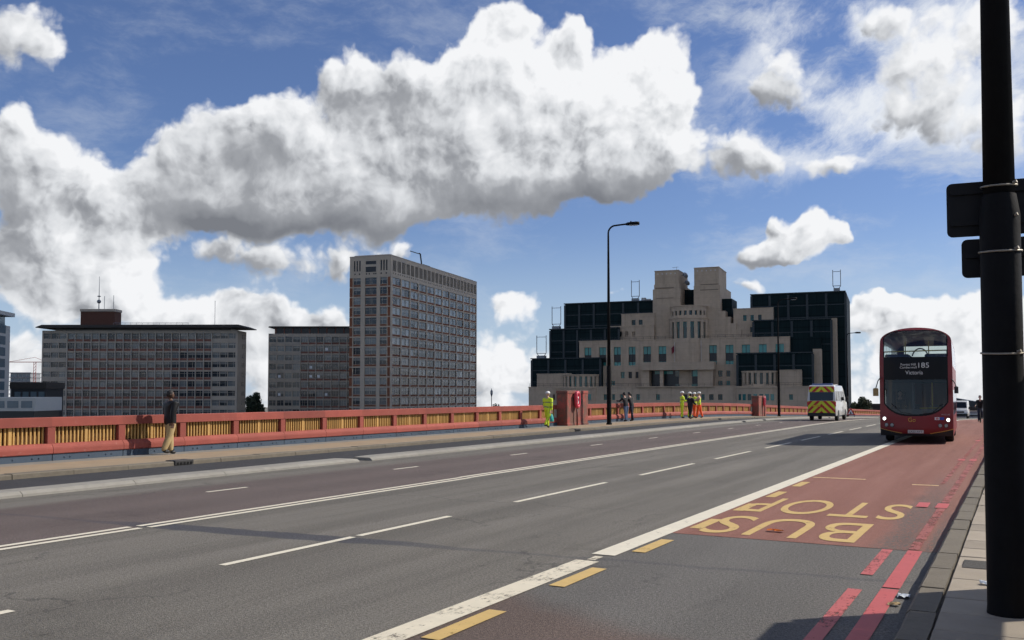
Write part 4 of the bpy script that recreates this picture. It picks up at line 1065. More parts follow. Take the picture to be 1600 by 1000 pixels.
for u, h in ((-51, 37.5), (-47.6, 37.8), (-10.3, 35.7)):
    m_ = MB(); m_.tube([(u, 6, 26.4), (u, 6, h)], 0.09, 5); m_.build('aerial', M_metal, S_)
m_ = MB(); m_.tube([(-45, 0.5, 27.3), (-18, 0.5, 27.3)], 0.06, 5); m_.tube([(-45, 0.5, 26.9), (-18, 0.5, 26.9)], 0.05, 5)
for k in range(14): m_.tube([(-45 + 27 * k / 13, 0.5, 26.4), (-45 + 27 * k / 13, 0.5, 27.3)], 0.05, 5)
m_.build('roof_railing', M_metal, S_)

# ---- middle block -------------------------------------------------------------------------
o_ = cw(-60.6, 345)
K = empty('office_wing', (o_.x, o_.y, 0), HEAD, 'lower grey office block joined to the left side of the tall tower', 'building', 'office blocks across the river')
NFK, PK, ZK = 11, 3.38, 24.3; bays = []; x = -30.2
for k in range(4): bays.append((x + 0.2, x + 2.7, 0)); x += 2.95
for k in range(8): bays.append((x + 0.15, x + 2.75, 1)); x += 2.9
m_ = MB(); ops = []
for f in range(NFK):
    zt = ZK - 1.2 - PK * f
    for a, b, kd in bays: ops.append((a, b, zt - (2.1 if kd == 0 else 2.8), zt))
wall_open(m_, F_front(0), -30.4, 6, -16, ZK, ops, 0.35); shell(m_, -30.4, 6, 0, 14, -16, ZK, ('front', 'bottom')); m_.build('wall', M_conc2, K)
m_ = MB(); m_.box(-30, 5.6, 0.5, 13.5, -16, ZK - 0.5); m_.build('dark_core', M_black, K)
wk0 = window_mesh(2.5, 2.1, (0.55,)); wk1 = window_mesh(2.6, 2.1, (0.3, 0.6)); spk = MB().box(-1.3, 1.3, -0.02, 0.05, -0.33, 0.33).mesh('spandrel', M_bronze)
rr = random.Random(9); bright = {(6, 1), (4, 1), (3, 5), (4, 5), (4, 6), (6, 7), (1, 7)}
for f in range(NFK):
    zt = ZK - 1.2 - PK * f
    for i, (a, b, kd) in enumerate(bays):
        inst('window', wk0 if kd == 0 else wk1, K, ((a + b) / 2, 0.27, zt - 1.05))
        if kd: inst('spandrel', spk, K, ((a + b) / 2, 0.15, zt - 2.46))
        if (f, i) in bright:
            m_ = MB(); m_.box(a + 0.35, a + 1.3, 0.2, 0.225, zt - 1.75, zt - 0.75); m_.build('white_pane_patch', M_white_pane, K)
for k in range(9):
    xx = -30.2 + 4 * 2.95 + 2.9 * k; m_ = MB(); m_.box(xx - 0.08, xx + 0.08, -0.3, -0.002, -12, ZK - 1); m_.build('mullion', M_frame, K)
m_ = MB(); m_.box(-28.6, 6, 2, 12, ZK + 0.002, 26.6); pent = m_.build('penthouse', M_black, K)
for k in range(9): m_ = MB(); m_.box(-28.4 + 3.2 * k, -28.0 + 3.2 * k, 1.8, 1.99, ZK + 0.01, 26.55); m_.build('penthouse_post', M_bronze, pent)
m_ = MB(); m_.bevbox(-30.6, 6, 0.3, 13, 26.602, 27.1, 0.2); m_.build('roof', pm('dark_roof_fascia', (0.045, 0.04, 0.035), 0.8), K)

# ---- white apartment block cut by the left edge of the frame -------------------------------
o_ = cw(-139.3, 230)
A = empty('apartment_block', (o_.x, o_.y, 0), HEAD + math.radians(8), 'white balconied apartment block cut off by the left edge of the photo', 'building')
M_render = pm('white_render', (0.48, 0.48, 0.45), 0.8, var=0.08, vs=0.5)
M_bluepane = pm('pale_blue_glass', (0.12, 0.17, 0.20), 0.12, var=0.2, vs=0.6)
m_ = MB(); m_.box(-16, 6.6, 0, 18, -16, 20.0); m_.build('wall', M_render, A)
m_ = MB(); m_.box(-16, 8.1, -1.0, 17, 22.4, 23.4); m_.build('roof', M_render, A)
m_ = MB(); m_.box(-15.5, 6.0, 0.6, 16, 20.002, 22.398); m_.build('penthouse_glazing', M_bluepane, A)
for f in range(9):
    z = 17.6 - 3.0 * f
    m_ = MB(); m_.box(-15, 3.0, -1.6, -0.002, z - 0.30, z); m_.build('balcony_slab', M_render, A)
    m_ = MB(); m_.box(-15, 2.9, -1.55, -1.5, z + 0.002, z + 1.05); m_.build('balcony_glass', M_bluepane, A)
    m_ = MB(); m_.box(-14, 2.6, -0.08, -0.003, z + 0.3, z + 2.3); m_.build('window_band', M_black, A)
    m_ = MB(); m_.box(3.3, 6.2, -0.3, -0.004, z + 0.2, z + 2.7); m_.build('bay_pane', M_bluepane, A)
    m_ = MB(); m_.box(6.602, 7.6, 0.4, 3.0, z - 0.25, z); m_.build('side_ledge', M_render, A)
    m_ = MB(); m_.box(6.601, 6.64, 3.4, 15.0, z + 0.25, z + 2.5); m_.build('side_window', M_bluepane, A)
# ---- low riverside buildings in front of it -------------------------------------------------
o_ = cw(-104, 200)
B_ = empty('riverside_pavilion', (o_.x, o_.y, 0), HEAD, 'low white pavilion with dark glass base, behind the parapet at far left', 'building')
m_ = MB(); m_.bevbox(-18, 1.0, 0, 12, -1.9, 1.1, 0.1); m_.build('upper_storey', M_render, B_)
m_ = MB(); m_.box(-17.5, 0.6, 0.3, 11.5, -13, -1.902); m_.build('ground_storey', M_black, B_)
for k in range(6): m_ = MB(); m_.box(-17 + 3 * k, -14.6 + 3 * k, -0.05, -0.002, -1.2, 0.3); m_.build('window', M_bluepane, B_)
o_ = cw(-128, 255)
E_ = empty('dark_low_building', (o_.x, o_.y, 0), HEAD, 'low dark flat-roofed building squeezed between the apartments and the office slab', 'building')
m_ = MB(); m_.box(-10, -0.5, 0, 10, -14, 3.2); m_.build('wall', pm('dark_cladding', (0.03, 0.032, 0.035), 0.6), E_)
m_ = MB(); m_.box(-10.3, -0.2, -0.3, 10.3, 3.202, 5.0); m_.build('roof_storey', pm('dark_roof_fascia', (0.045, 0.04, 0.035), 0.8), E_)
m_ = MB(); m_.box(-9.8, -0.8, -0.4, -0.001, -1.5, -0.6); m_.build('pale_band', M_render, E_)
for k in range(4): m_ = MB(); m_.box(-9 + 2.2 * k, -7.4 + 2.2 * k, -0.06, -0.002, 0.4, 2.4); m_.build('window', M_bluepane, E_)
# ---- far tower under construction with a red crane -------------------------------------------
o_ = cw(-392, 745)
G_ = empty('unfinished_tower', (o_.x, o_.y, 0), HEAD, 'hazy grey unfinished tower far behind the low roofs at left', 'building')
M_far = pm('far_grey_concrete', (0.22, 0.235, 0.26), 0.9, var=0.1)
m_ = MB(); m_.box(-12, 4, 0, 16, -32, 19); m_.build('core', M_far, G_)
for f in range(8): m_ = MB(); m_.box(-12.6, 4.6, -0.8, 16.6, 18.2 - 3.4 * f, 18.9 - 3.4 * f); m_.build('floor_slab', M_far, G_)
for f in range(7):
    for k in range(5): m_ = MB(); m_.box(-11.5 + 3.2 * k, -9.5 + 3.2 * k, -0.1, -0.002, 15.4 - 3.4 * f, 17.6 - 3.4 * f); m_.build('window', M_bluepane, G_)
o_ = cw(-383, 742)
R_ = empty('tower_crane', (o_.x, o_.y, 0), HEAD, 'thin red tower crane beside the far unfinished tower at left', 'crane')
M_crane = pm('red_crane_paint', (0.34, 0.06, 0.05), 0.6)
m_ = MB()
for dx in (-0.9, 0.9): m_.tube([(dx, 0, -32), (dx, 0, 27)], 0.22, 5)
for k in range(14): m_.tube([(-0.9, 0, -8 + 2.5 * k), (0.9, 0, -5.5 + 2.5 * k)], 0.14, 4)
m_.build('mast', M_crane, R_)
m_ = MB(); m_.tube([(-22, 0, 27.2), (9, 0, 27.2)], 0.3, 5); m_.tube([(-22, 0, 27.2), (0, 0, 31), (9, 0, 27.2)], 0.14, 4); m_.build('jib', M_crane, R_)

# ---- low dark canopy building past the end of the bridge, right ------------------------------
o_ = cw(118, 258)
C_ = empty('bus_station_canopy', (o_.x, o_.y, 0), HEAD - math.radians(28), 'long low dark roof beyond the crest between the double-decker and the near column', 'building')
m_ = MB(); m_.prism([(-6, 1.2), (0, 1.5), (26, -3.2), (26, -4.0), (-6, 0.2)], 0, 14, 'y'); m_.build('roof', pm('dark_steel', (0.03, 0.033, 0.038), 0.4), C_)
m_ = MB(); m_.box(-5, 25, 3, 12, -12, -3.9); m_.build('glazed_base', M_black, C_)
for k in range(6): m_ = MB(); m_.tube([(-4 + 5 * k, 1.5, -9), (-4 + 5 * k, 1.5, 0.4 - k * 0.9)], 0.25, 6); m_.build('support', M_metal, C_)

# ================================================================== unseen cloud added right of the view to keep the far bank in shade
def build_shade_cloud():
    rr = random.Random(21); m_ = MB()
    for i in range(60):
        a = rr.uniform(0, 2 * math.pi); q = math.sqrt(rr.random())
        X_, Z_ = 770 + 320 * q * math.cos(a), 540 + 138 * q * math.sin(a)
        r = rr.uniform(42, 70) * (1.15 - 0.4 * q)
        c = cw(X_, Z_, 700 + rr.uniform(-6, 22)); m_.ball(c, r, 20, 12, sc=(1, 1, 0.5))
    o = m_.build('cloud', pm('shade_cloud_white', (0.9, 0.9, 0.92), 1.0, var=0.03, spec=0.0), None, True)
    tx = bpy.data.textures.new('billow', 'CLOUDS'); tx.noise_scale = 26; tx.noise_depth = 4
    md = o.modifiers.new('billow', 'DISPLACE'); md.texture = tx; md.texture_coords = 'GLOBAL'; md.strength = 26; md.mid_level = 0.5
    tag(o, kind='structure')
build_shade_cloud()

# ================================================================== double-decker bus
def car_paint(name, col, rough=0.3, coat=0.6): return pm(name, col, rough, var=0.08, vs=1.2, coat=coat)
def glass_mat(name, tint, gloss=0.06, rough=0.03):
    m = bpy.data.materials.new(name); m.use_nodes = True; t = NT(m.node_tree); t.n.clear()
    out = t.new('ShaderNodeOutputMaterial'); tr = t.new('ShaderNodeBsdfTransparent'); gl = t.new('ShaderNodeBsdfGlossy'); mx = t.new('ShaderNodeMixShader'); fr = t.new('ShaderNodeFresnel')
    tr.inputs[0].default_value = (*tint, 1); gl.inputs['Roughness'].default_value = rough; gl.inputs[0].default_value = (0.9, 0.95, 1, 1); fr.inputs[0].default_value = 1.45
    t.put(mx.inputs[0], X(t, fr.outputs[0]) * 1.0 + gloss * 0.5); t.l.new(tr.outputs[0], mx.inputs[1]); t.l.new(gl.outputs[0], mx.inputs[2]); t.l.new(mx.outputs[0], out.inputs[0])
    return m
M_busred = car_paint('bus_red_paint', (0.185, 0.005, 0.008), 0.42, 0.1)
M_screen = glass_mat('windscreen_glass', (0.72, 0.78, 0.77), 0.02)
M_screen_low = glass_mat('lower_windscreen_glass', (0.55, 0.60, 0.60), 0.0)
M_sideglass = glass_mat('side_glass', (0.70, 0.76, 0.75), 0.02)
M_mask = pm('black_glass_surround', (0.004, 0.004, 0.005), 0.35, var=0, spec=0.2)
M_tyre = pm('tyre_rubber', (0.012, 0.012, 0.012), 0.85, var=0.1)
M_under = pm('black_underbody', (0.012, 0.012, 0.013), 0.6, var=0.1)
M_gold = pm('gold_trim', (0.50, 0.26, 0.04), 0.4, var=0)
M_goldtext = pm('gold_lettering', (0.55, 0.30, 0.03), 0.5, var=0)
M_seat = pm('seat_moquette', (0.035, 0.03, 0.05), 0.9, var=0.2)
M_pole = pm('yellow_handrail', (0.62, 0.44, 0.05), 0.4, var=0)
M_inner = pm('cab_grey_plastic', (0.16, 0.165, 0.17), 0.6, var=0.1)
M_dest = pm('destination_lettering', (0.62, 0.62, 0.58), 0.6, var=0)
M_platew = pm('white_number_plate', (0.62, 0.62, 0.60), 0.4, var=0)
M_beam = glow('lit_headlamp', (1.0, 0.97, 0.9), 5.0)
M_lens = pm('clear_lamp_lens', (0.30, 0.29, 0.28), 0.15, var=0)
M_stick_w = pm('white_sticker', (0.65, 0.62, 0.62), 0.4, var=0); M_stick_r = pm('red_roundel', (0.45, 0.02, 0.02), 0.4, var=0); M_stick_b = pm('blue_sticker', (0.02, 0.06, 0.35), 0.4, var=0)
def bus_half(z):
    if z <= 3.2: return 1.26 - 0.03 * max(0.0, (0.7 - z)) 
    if z <= 3.86: return 1.26 - 0.025 * (z - 3.2) / 0.66
    q = min(1.0, (z - 3.86) / 0.51); return 1.235 * math.sqrt(max(0.0, 1 - q * q))
def bus_front(x, z):
    w = 1.26; y = 0.30 * (abs(x) / w) ** 2.6
    y += 0.035 * max(0, z - 1.0) + 0.10 * max(0, z - 3.0) ** 1.6 + 1.6 * max(0, z - 3.98) ** 2
    if z < 0.6: y += 0.10 * ((0.6 - z) / 0.32) ** 2
    return y
def build_bus():
    R_ = empty('double_decker_bus', (-3.36, 37.45, zp(37)), math.radians(2.4), 'red double-decker bus with lit headlights and number 185 driving toward the camera', 'bus')
    # ---- front, split into its parts by outline
    def zb(x): return 1.03 + 0.50 * (abs(x) / 1.12) ** 3.2 + 0.03 * x
    def zt(x): return 4.27 - 0.22 * (abs(x) / 1.12) ** 7.0 - 0.05 * x * x
    def region(x, z):
        if z < 0.55 - 0.17 * max(0.0, min(1.0, (1.25 - abs(x)) / 0.75)) ** 0.8: return 'bumper'
        if abs(x) < 1.115 and zb(x) < z < zt(x):
            if z > 3.24 and abs(x) < 1.075 and z < zt(x) - 0.04: return 'upper_windscreen'
            if z < 2.40 and abs(x) < 1.065 and z > zb(x) + 0.07: return 'lower_windscreen'
            return 'windscreen_surround'
        return 'front_panel'
    NX, NZ = 150, 250; grid = {}; cell = {}
    zs = [0.30 + (4.365 - 0.30) * j / NZ for j in range(NZ + 1)]
    P = [[None] * (NX + 1) for _ in range(NZ + 1)]
    for j, z in enumerate(zs):
        w = bus_half(z)
        for i in range(NX + 1):
            x = -w + 2 * w * i / NX; P[j][i] = (x, bus_front(x, z), z)
    for j in range(NZ):
        for i in range(NX):
            x = (P[j][i][0] + P[j + 1][i + 1][0]) / 2; z = (zs[j] + zs[j + 1]) / 2
            cell.setdefault(region(x, z), []).append((i, j))
    mats = {'bumper': M_under, 'upper_windscreen': M_screen, 'lower_windscreen': M_screen_low, 'windscreen_surround': M_mask, 'front_panel': M_busred}
    for nm, cs in cell.items():
        idx = {}; vs = []; fs = []
        def vid(i, j):
            if (i, j) not in idx: idx[(i, j)] = len(vs); vs.append(P[j][i])
            return idx[(i, j)]
        for i, j in cs: fs.append((vid(i, j), vid(i + 1, j), vid(i + 1, j + 1), vid(i, j + 1)))
        m_ = MB(); m_.raw(vs, fs); m_.build(nm, mats[nm], R_, True, fix=False)
    # ---- sides, roof and rear
    zr = [0.30, 1.05, 2.02, 2.92, 3.84, 3.86] + [3.86 + 0.51 * math.sin(math.pi / 2 * k / 9) for k in range(1, 10)]
    LEN = 10.4; ys = [0.95, 1.05]
    while ys[-1] < 9.6: ys += [ys[-1] + 1.28, ys[-1] + 1.38]
    ys = [y for y in ys if y < 9.9] + [9.9, LEN]
    body = MB(); wins = []
    for sgn in (-1, 1):
        for j in range(len(zr) - 1):
            z0, z1 = zr[j], zr[j + 1]
            st = [None] + ys
            for k in range(len(ys)):
                def pt(kk, z):
                    y = bus_front(bus_half(z), z) if kk == 0 else ys[kk - 1]
                    return (sgn * bus_half(z), y if kk else min(y, 0.94), z)
                q = [pt(k, z0), pt(k + 1, z0), pt(k + 1, z1), pt(k, z1)]
                win = (j in (1, 3)) and k >= 2 and (k % 2 == 0) and ys[k] < 9.95
                if win: wins.append(q)
                else: body.face(q)
    # rear face with its upper window
    rr_ = [z for z in zr]
    for j in range(len(zr) - 1):
        a, b = bus_half(zr[j]), bus_half(zr[j + 1])
        if zr[j] > 3.1 and zr[j + 1] < 4.13 or j == 3:
            body.face([(-a, LEN, zr[j]), (-0.95, LEN, zr[j]), (-0.95, LEN, zr[j + 1]), (-b, LEN, zr[j + 1])]); body.face([(0.95, LEN, zr[j]), (a, LEN, zr[j]), (b, LEN, zr[j + 1]), (0.95, LEN, zr[j + 1])])
        else: body.face([(-a, LEN, zr[j]), (a, LEN, zr[j]), (b, LEN, zr[j + 1]), (-b, LEN, zr[j + 1])])
    o = body.build('body', M_busred, R_); smooth_by_angle(o, 30)
    for q in wins:
        m_ = MB(); m_.face(q); m_.build('side_window', M_sideglass, R_)
    zq = max(z for z in zr if z < 4.13); m_ = MB(); m_.face([(-0.95, LEN, zr[3]), (0.95, LEN, zr[3]), (0.95, LEN, zq), (-0.95, LEN, zq)]); m_.build('rear_window', M_sideglass, R_)
    m_ = MB(); m_.box(-1.2, 1.2, 0.5, 10.3, 0.28, 0.36); m_.build('lower_floor', M_under, R_)
    m_ = MB(); m_.box(-1.22, 1.22, 0.55, 10.35, 2.36, 2.46); m_.build('upper_floor', M_under, R_)
    m_ = MB(); m_.box(-1.1, 1.1, 0.42, 0.60, 2.40, 3.22); m_.build('destination_box', M_mask, R_)
    m_ = MB(); m_.box(-1.15, 1.1, 0.45, 0.75, 0.95, 1.28); m_.build('dashboard', M_inner, R_)
    m_ = MB(); m_.box(-0.15, -0.10, 0.8, 1.8, 0.36, 2.3); m_.box(-1.15, -0.15, 1.8, 1.85, 0.36, 2.3); m_.build('cab_partition', M_inner, R_)
    m_ = MB(); m_.bevbox(-0.9, -0.4, 1.35, 1.5, 1.0, 1.95, 0.05); m_.bevbox(-0.9, -0.4, 1.0, 1.5, 0.9, 1.02, 0.04); m_.build('driver_seat', M_seat, R_)
    m_ = MB(); m_.tube([(-0.65 + 0.24 * math.cos(a), 0.85 + 0.06 * math.sin(a), 1.32 + 0.2 * math.sin(a)) for a in [i * math.pi / 8 for i in range(17)]], 0.018, 6, caps=False); m_.build('steering_wheel', M_under, R_)
    st = MB(); st.bevbox(-0.45, 0.45, 0, 0.10, 0.35, 0.98, 0.05); st.bevbox(-0.45, 0.45, -0.42, 0.0, 0.35, 0.48, 0.03); st = st.mesh('seat', M_seat)
    for k in range(9):
        for x in (-0.72, 0.72):
            inst('seat', st, R_, (x, 1.75 + 0.95 * k, 2.44))
            if k > 2: inst('seat', st, R_, (x, 1.75 + 0.95 * k, 0.40))
    m_ = MB(); m_.tube([(-1.1, 0.66, 3.47), (1.1, 0.66, 3.50)], 0.022, 8); m_.build('handrail', M_pole, R_)
    m_ = MB(); m_.tube([(0.54, 1.1, 0.4), (0.54, 1.1, 2.3)], 0.022, 8); m_.build('handrail', M_pole, R_)
    m_ = MB(); m_.tube([(0.10, 0.8, 1.32), (0.95, 0.8, 1.34)], 0.020, 8); m_.build('handrail', M_pole, R_)
    for x in (-0.45, 0.4): 
        m_ = MB(); m_.tube([(x, 2.4, 2.5), (x, 2.4, 3.95)], 0.02, 8); m_.build('handrail', M_pole, R_)
    m_ = MB(); m_.tube([(0.0 + 0.32 * math.cos(a), 4.5, 3.3 + 0.45 * math.sin(a)) for a in [math.pi * (0.1 + 0.8 * i / 10) for i in range(11)]], 0.03, 6); m_.build('stair_rail', M_inner, R_)
    # ---- lamps
    def disc(x, z, r, nm, mat, off=0.012, par=R_):
        y = bus_front(x, z) - off; m_ = MB(); n = 16
        ang = math.atan(0.30 * 2.6 / 1.26 * (abs(x) / 1.26) ** 1.6) * (1 if x > 0 else -1)
        vs = [(x, y - 0.012, z)] + [(x + r * math.cos(2 * math.pi * k / n) * math.cos(ang), y + r * math.cos(2 * math.pi * k / n) * math.sin(ang), z + r * math.sin(2 * math.pi * k / n)) for k in range(n)]
        vs2 = [(vx, vy + 0.04, vz) for vx, vy, vz in vs[1:]]
        fs = [(0, 1 + k, 1 + (k + 1) % n) for k in range(n)] + [(1 + k, n + 1 + k, n + 1 + (k + 1) % n, 1 + (k + 1) % n) for k in range(n)]
        m_.raw(vs + vs2, fs); return m_.build(nm, mat, par)
    for x, z in ((-1.10, 0.93), (1.09, 0.90)):
        h = disc(x, z, 0.085, 'headlight', M_lens); disc(x, z, 0.055, 'lit_bulb', M_beam, 0.028, h)
    for x in (-1.03, -0.83, 0.82, 1.02):
        h = disc(x, 0.69, 0.082, 'lower_lamp', M_under); disc(x, 0.69, 0.062, 'lens', M_lens, 0.022, h)
    # ---- lettering and marks on the front
    def decal(nm, me, cx, cz, off=0.010):
        for v in me.vertices:
            x, z = cx + v.co.x, cz + v.co.y; v.co = (x, bus_front(x, z) - off, z)
        return link(bpy.data.objects.new(nm, me), R_)
    decal('route_number', fit_text(text_mesh('185', M_dest), 0.36, 0.19), 0.30, 2.93)
    decal('destination_via', fit_text(text_mesh('Forest Hill', M_dest), 0.52, 0.09), -0.23, 2.965)
    decal('destination_via', fit_text(text_mesh('Camberwell', M_dest), 0.58, 0.085), -0.23, 2.855)
    decal('destination_name', fit_text(text_mesh('Victoria', M_dest), 0.60, 0.145), -0.03, 2.66)
    decal('operator_logo', fit_text(text_mesh('Go', M_goldtext), 0.25, 0.16), -0.135, 0.90)
    decal('fleet_number', fit_text(text_mesh('WVL143', pm('silver_lettering', (0.35, 0.3, 0.3), 0.5, var=0)), 0.30, 0.06), 1.0, 1.10)
    def flat(nm, x0, x1, z0, z1, mat, off=0.012, n=10):
        m_ = MB(); vs = []; fs = []
        for i in range(n + 1):
            x = x0 + (x1 - x0) * i / n
            for z in (z0, z1): vs.append((x, bus_front(x, z) - off, z))
            for z in (z0, z1): vs.append((x, bus_front(x, z) - off + 0.008, z))
        for i in range(n):
            a, b = 4 * i, 4 * i + 4; fs += [(a, b, b + 1, a + 1), (a + 1, b + 1, b + 3, a + 3), (a + 2, a + 3, b + 3, b + 2), (a, a + 2, b + 2, b)]
        m_.raw(vs, fs); return m_.build(nm, mat, R_)
    flat('number_plate', -0.28, 0.26, 0.40, 0.52, M_platew, 0.03)
    decal('plate_lettering', fit_text(text_mesh('LX53 AYT', M_mask), 0.46, 0.075), -0.01, 0.46, 0.034)
    flat('white_sticker', 0.64, 0.80, 0.90, 1.00, M_stick_w); flat('blue_sticker', 0.81, 0.95, 0.90, 1.00, M_stick_b)
    m_ = MB(); m_.tube([(0.72 + 0.034 * math.cos(a), bus_front(0.72, 0.95) - 0.016, 0.95 + 0.034 * math.sin(a)) for a in [i * math.pi / 8 for i in range(17)]], 0.008, 5, caps=False); m_.box(0.67, 0.77, bus_front(0.72, 0.95) - 0.022, bus_front(0.72, 0.95) - 0.016, 0.943, 0.957); m_.build('roundel_mark', M_stick_r, R_)
    for sg in (-1, 1):
        pts = []
        for i in range(14):
            x = sg * (0.48 + 0.78 * i / 13); z = 0.565 - 0.17 * max(0.0, min(1.0, (1.25 - abs(x)) / 0.75)) ** 0.8; pts.append((x, bus_front(x, z) - 0.006, z))
        m_ = MB(); m_.tube(pts, 0.013, 5); m_.build('gold_stripe', M_gold, R_)
    # ---- mirrors, wipers, wheels
    m_ = MB(); m_.tube([(-1.22, 0.32, 2.50), (-1.30, 0.10, 2.35), (-1.37, 0.02, 2.08)], 0.02, 6); a_ = m_.build('mirror_arm', M_under, R_)
    m_ = MB(); m_.bevbox(-1.47, -1.28, -0.06, 0.06, 1.78, 2.08, 0.03); m_.build('mirror', pm('ochre_mirror_back', (0.30, 0.20, 0.07), 0.5), R_)
    m_ = MB(); m_.tube([(1.24, 0.32, 2.4), (1.34, 0.2, 2.25), (1.38, 0.12, 2.12)], 0.02, 6); m_.build('mirror_arm', M_under, R_)
    m_ = MB(); m_.bevbox(1.31, 1.45, 0.05, 0.17, 1.88, 2.14, 0.03); m_.build('mirror', M_under, R_)
    for x0, x1 in ((-0.15, -0.85), (0.25, 0.92)):
        m_ = MB(); m_.tube([(x0, bus_front(x0, 1.1) - 0.03, 1.12), ((x0 + x1) / 2, bus_front((x0 + x1) / 2, 1.2) - 0.04, 1.17), (x1, bus_front(x1, 1.5) - 0.03, 1.50)], 0.012, 5); m_.build('wiper', M_under, R_)
    for y in (2.65, 8.1):
        for x in (-1.08, 1.08):
            m_ = MB(); m_.lathe([(0.30, -0.15), (0.44, -0.15), (0.48, -0.10), (0.48, 0.10), (0.44, 0.15), (0.30, 0.15)], 24); wh = m_.build('wheel', M_tyre, R_, loc=(x, y, 0.48)); wh.rotation_euler = (0, math.pi / 2, 0)
            m_ = MB(); m_.lathe([(0.05, -0.12), (0.29, -0.10), (0.29, 0.10), (0.05, 0.12)], 18); m_.build('rim', M_metal, wh)
    return R_
build_bus()

# ================================================================== vans
def clip_poly(poly, x0, x1, z0, z1):
    def cut(ps, inside, inter):
        out = []
        for i in range(len(ps)):
            a, b = ps[i], ps[(i + 1) % len(ps)]
            if inside(a): out.append(a)
            if inside(a) != inside(b): out.append(inter(a, b))
        return out
    for ax, v, sg in ((0, x0, 1), (0, x1, -1), (1, z0, 1), (1, z1, -1)):
        def ins(p): return (p[ax] - v) * sg >= 0
        def itr(a, b): t_ = (v - a[ax]) / (b[ax] - a[ax]); return (a[0] + (b[0] - a[0]) * t_, a[1] + (b[1] - a[1]) * t_)
        poly = cut(poly, ins, itr)
        if not poly: return []
    return poly
M_vanwhite = car_paint('white_van_paint', (0.52, 0.52, 0.51))
M_hivis = pm('yellow_chevron_film', (0.55, 0.60, 0.02), 0.5, var=0.03)
M_redfilm = pm('red_chevron_film', (0.42, 0.012, 0.012), 0.5, var=0.03)
M_vglass = pm('dark_van_glass', (0.008, 0.010, 0.012), 0.08, var=0)
M_taillamp = pm('red_lamp_lens', (0.45, 0.01, 0.01), 0.25, var=0)
M_lampblue = pm('blue_light_bar', (0.10, 0.14, 0.30), 0.2, var=0)
M_plate_y = pm('yellow_number_plate', (0.60, 0.38, 0.02), 0.5, var=0)
def build_van(loc, rz, label, chevrons, H=2.55):
    """rear at y = 0, nose towards +y"""
    R_ = empty('van', loc, rz, label, 'van', 'white vans on the bridge')
    prof = [(0.03, 0.42), (0.0, 0.75), (0.02, 1.4), (0.10, H - 0.12), (0.22, H), (3.75, H - 0.02), (4.05, H - 0.16), (4.75, 1.55), (5.35, 1.28), (5.55, 1.05), (5.60, 0.55), (5.50, 0.35), (0.2, 0.35)]
    bm = bmesh.new(); half = 0.98
    V = []
    for s_ in (-1, 1):
        V.append([bm.verts.new((s_ * (half - (0.10 if z > 1.5 else 0.0) * (z - 1.5)), y, z)) for y, z in prof])
    n = len(prof)
    for k in range(n): bm.faces.new((V[0][k], V[0][(k + 1) % n], V[1][(k + 1) % n], V[1][k]))
    bm.faces.new(V[0][::-1]); bm.faces.new(V[1]); bmesh.ops.recalc_face_normals(bm, faces=bm.faces)
    bmesh.ops.bevel(bm, geom=list(bm.edges), offset=0.07, segments=3, affect='EDGES', profile=0.5)
    me = bpy.data.meshes.new('body'); bm.to_mesh(me); bm.free(); me.materials.append(M_vanwhite)
    o = bpy.data.objects.new('body', me); link(o, R_); smooth_by_angle(o, 40)
    def hw(z): return half - (0.10 * (z - 1.5) if z > 1.5 else 0)
    def ry(z): return (0.02 + 0.08 * (z - 1.4) / (H - 1.52)) if z > 1.4 else max(0.0, 0.02 * (z - 0.75) / 0.65) - 0.003
    # rear
    m_ = MB(); m_.prism([(x, z) for x, z in rrect(0.80, 0.30, 0.06)], -0.012, 0.05, 'y'); m_.v = [(x, y + ry(z + 1.75), z + 1.75) for x, y, z in m_.v]; m_.build('rear_window', M_vglass, R_)
    if chevrons:
        for (z0, z1, x1) in ((2.06, H - 0.09, 0.86), (0.56, 1.43, 0.94)):
            m_ = MB(); m_.prism([(-x1, z0), (x1, z0), (x1, z1), (-x1, z1)], -0.010, 0.03, 'y'); m_.v = [(x, y + ry(z), z) for x, y, z in m_.v]; m_.build('chevron_backing', M_redfilm, R_)
            for sg in (-1, 1):
                for k in range(-3, 5):
                    b0 = 0.10 + 0.50 * k; zz = z0 - 0.2; hh = (z1 - z0) + 0.4
                    q = [(sg * (b0 + 0.0), z1 + 0.2), (sg * (b0 + 0.27), z1 + 0.2), (sg * (b0 + 0.27 + hh), zz), (sg * (b0 + hh), zz)]
                    c = clip_poly(q, *(sorted((0.005 * sg, sg * (x1 - 0.01)))), z0 + 0.008, z1 - 0.008)
                    if len(c) > 2:
                        m_ = MB(); m_.prism(c, -0.016, -0.006, 'y'); m_.v = [(x, y + ry(z), z) for x, y, z in m_.v]; m_.build('chevron_stripe', M_hivis, R_)
        m_ = MB(); m_.prism([(-0.40, 1.02), (0.12, 1.02), (0.12, 1.14), (-0.40, 1.14)], -0.03, -0.017, 'y'); m_.v = [(x - 0.2, y + 0.02, z) for x, y, z in m_.v]; m_.build('number_plate', M_plate_y, R_)
        m_ = MB(); m_.bevbox(-0.72, 0.72, 0.45, 0.68, H + 0.002, H + 0.12, 0.03); m_.build('light_bar', M_lampblue, R_)
        for x in (-0.6, 0.6): m_ = MB(); m_.tube([(x, 0.5, H - 0.02), (x, 3.4, H + 0.06)], 0.025, 5); m_.build('roof_rail', M_palemetal, R_)
    else:
        m_ = MB(); m_.box(-0.28, 0.28, -0.02, 0.015, 0.75, 0.87); m_.build('number_plate', M_plate_y, R_)
    m_ = MB(); m_.box(-0.006, 0.006, -0.014, 0.03, 0.6, H - 0.2); m_.v = [(x, y + ry(z), z) for x, y, z in m_.v]; m_.build('door_seam', M_under, R_)
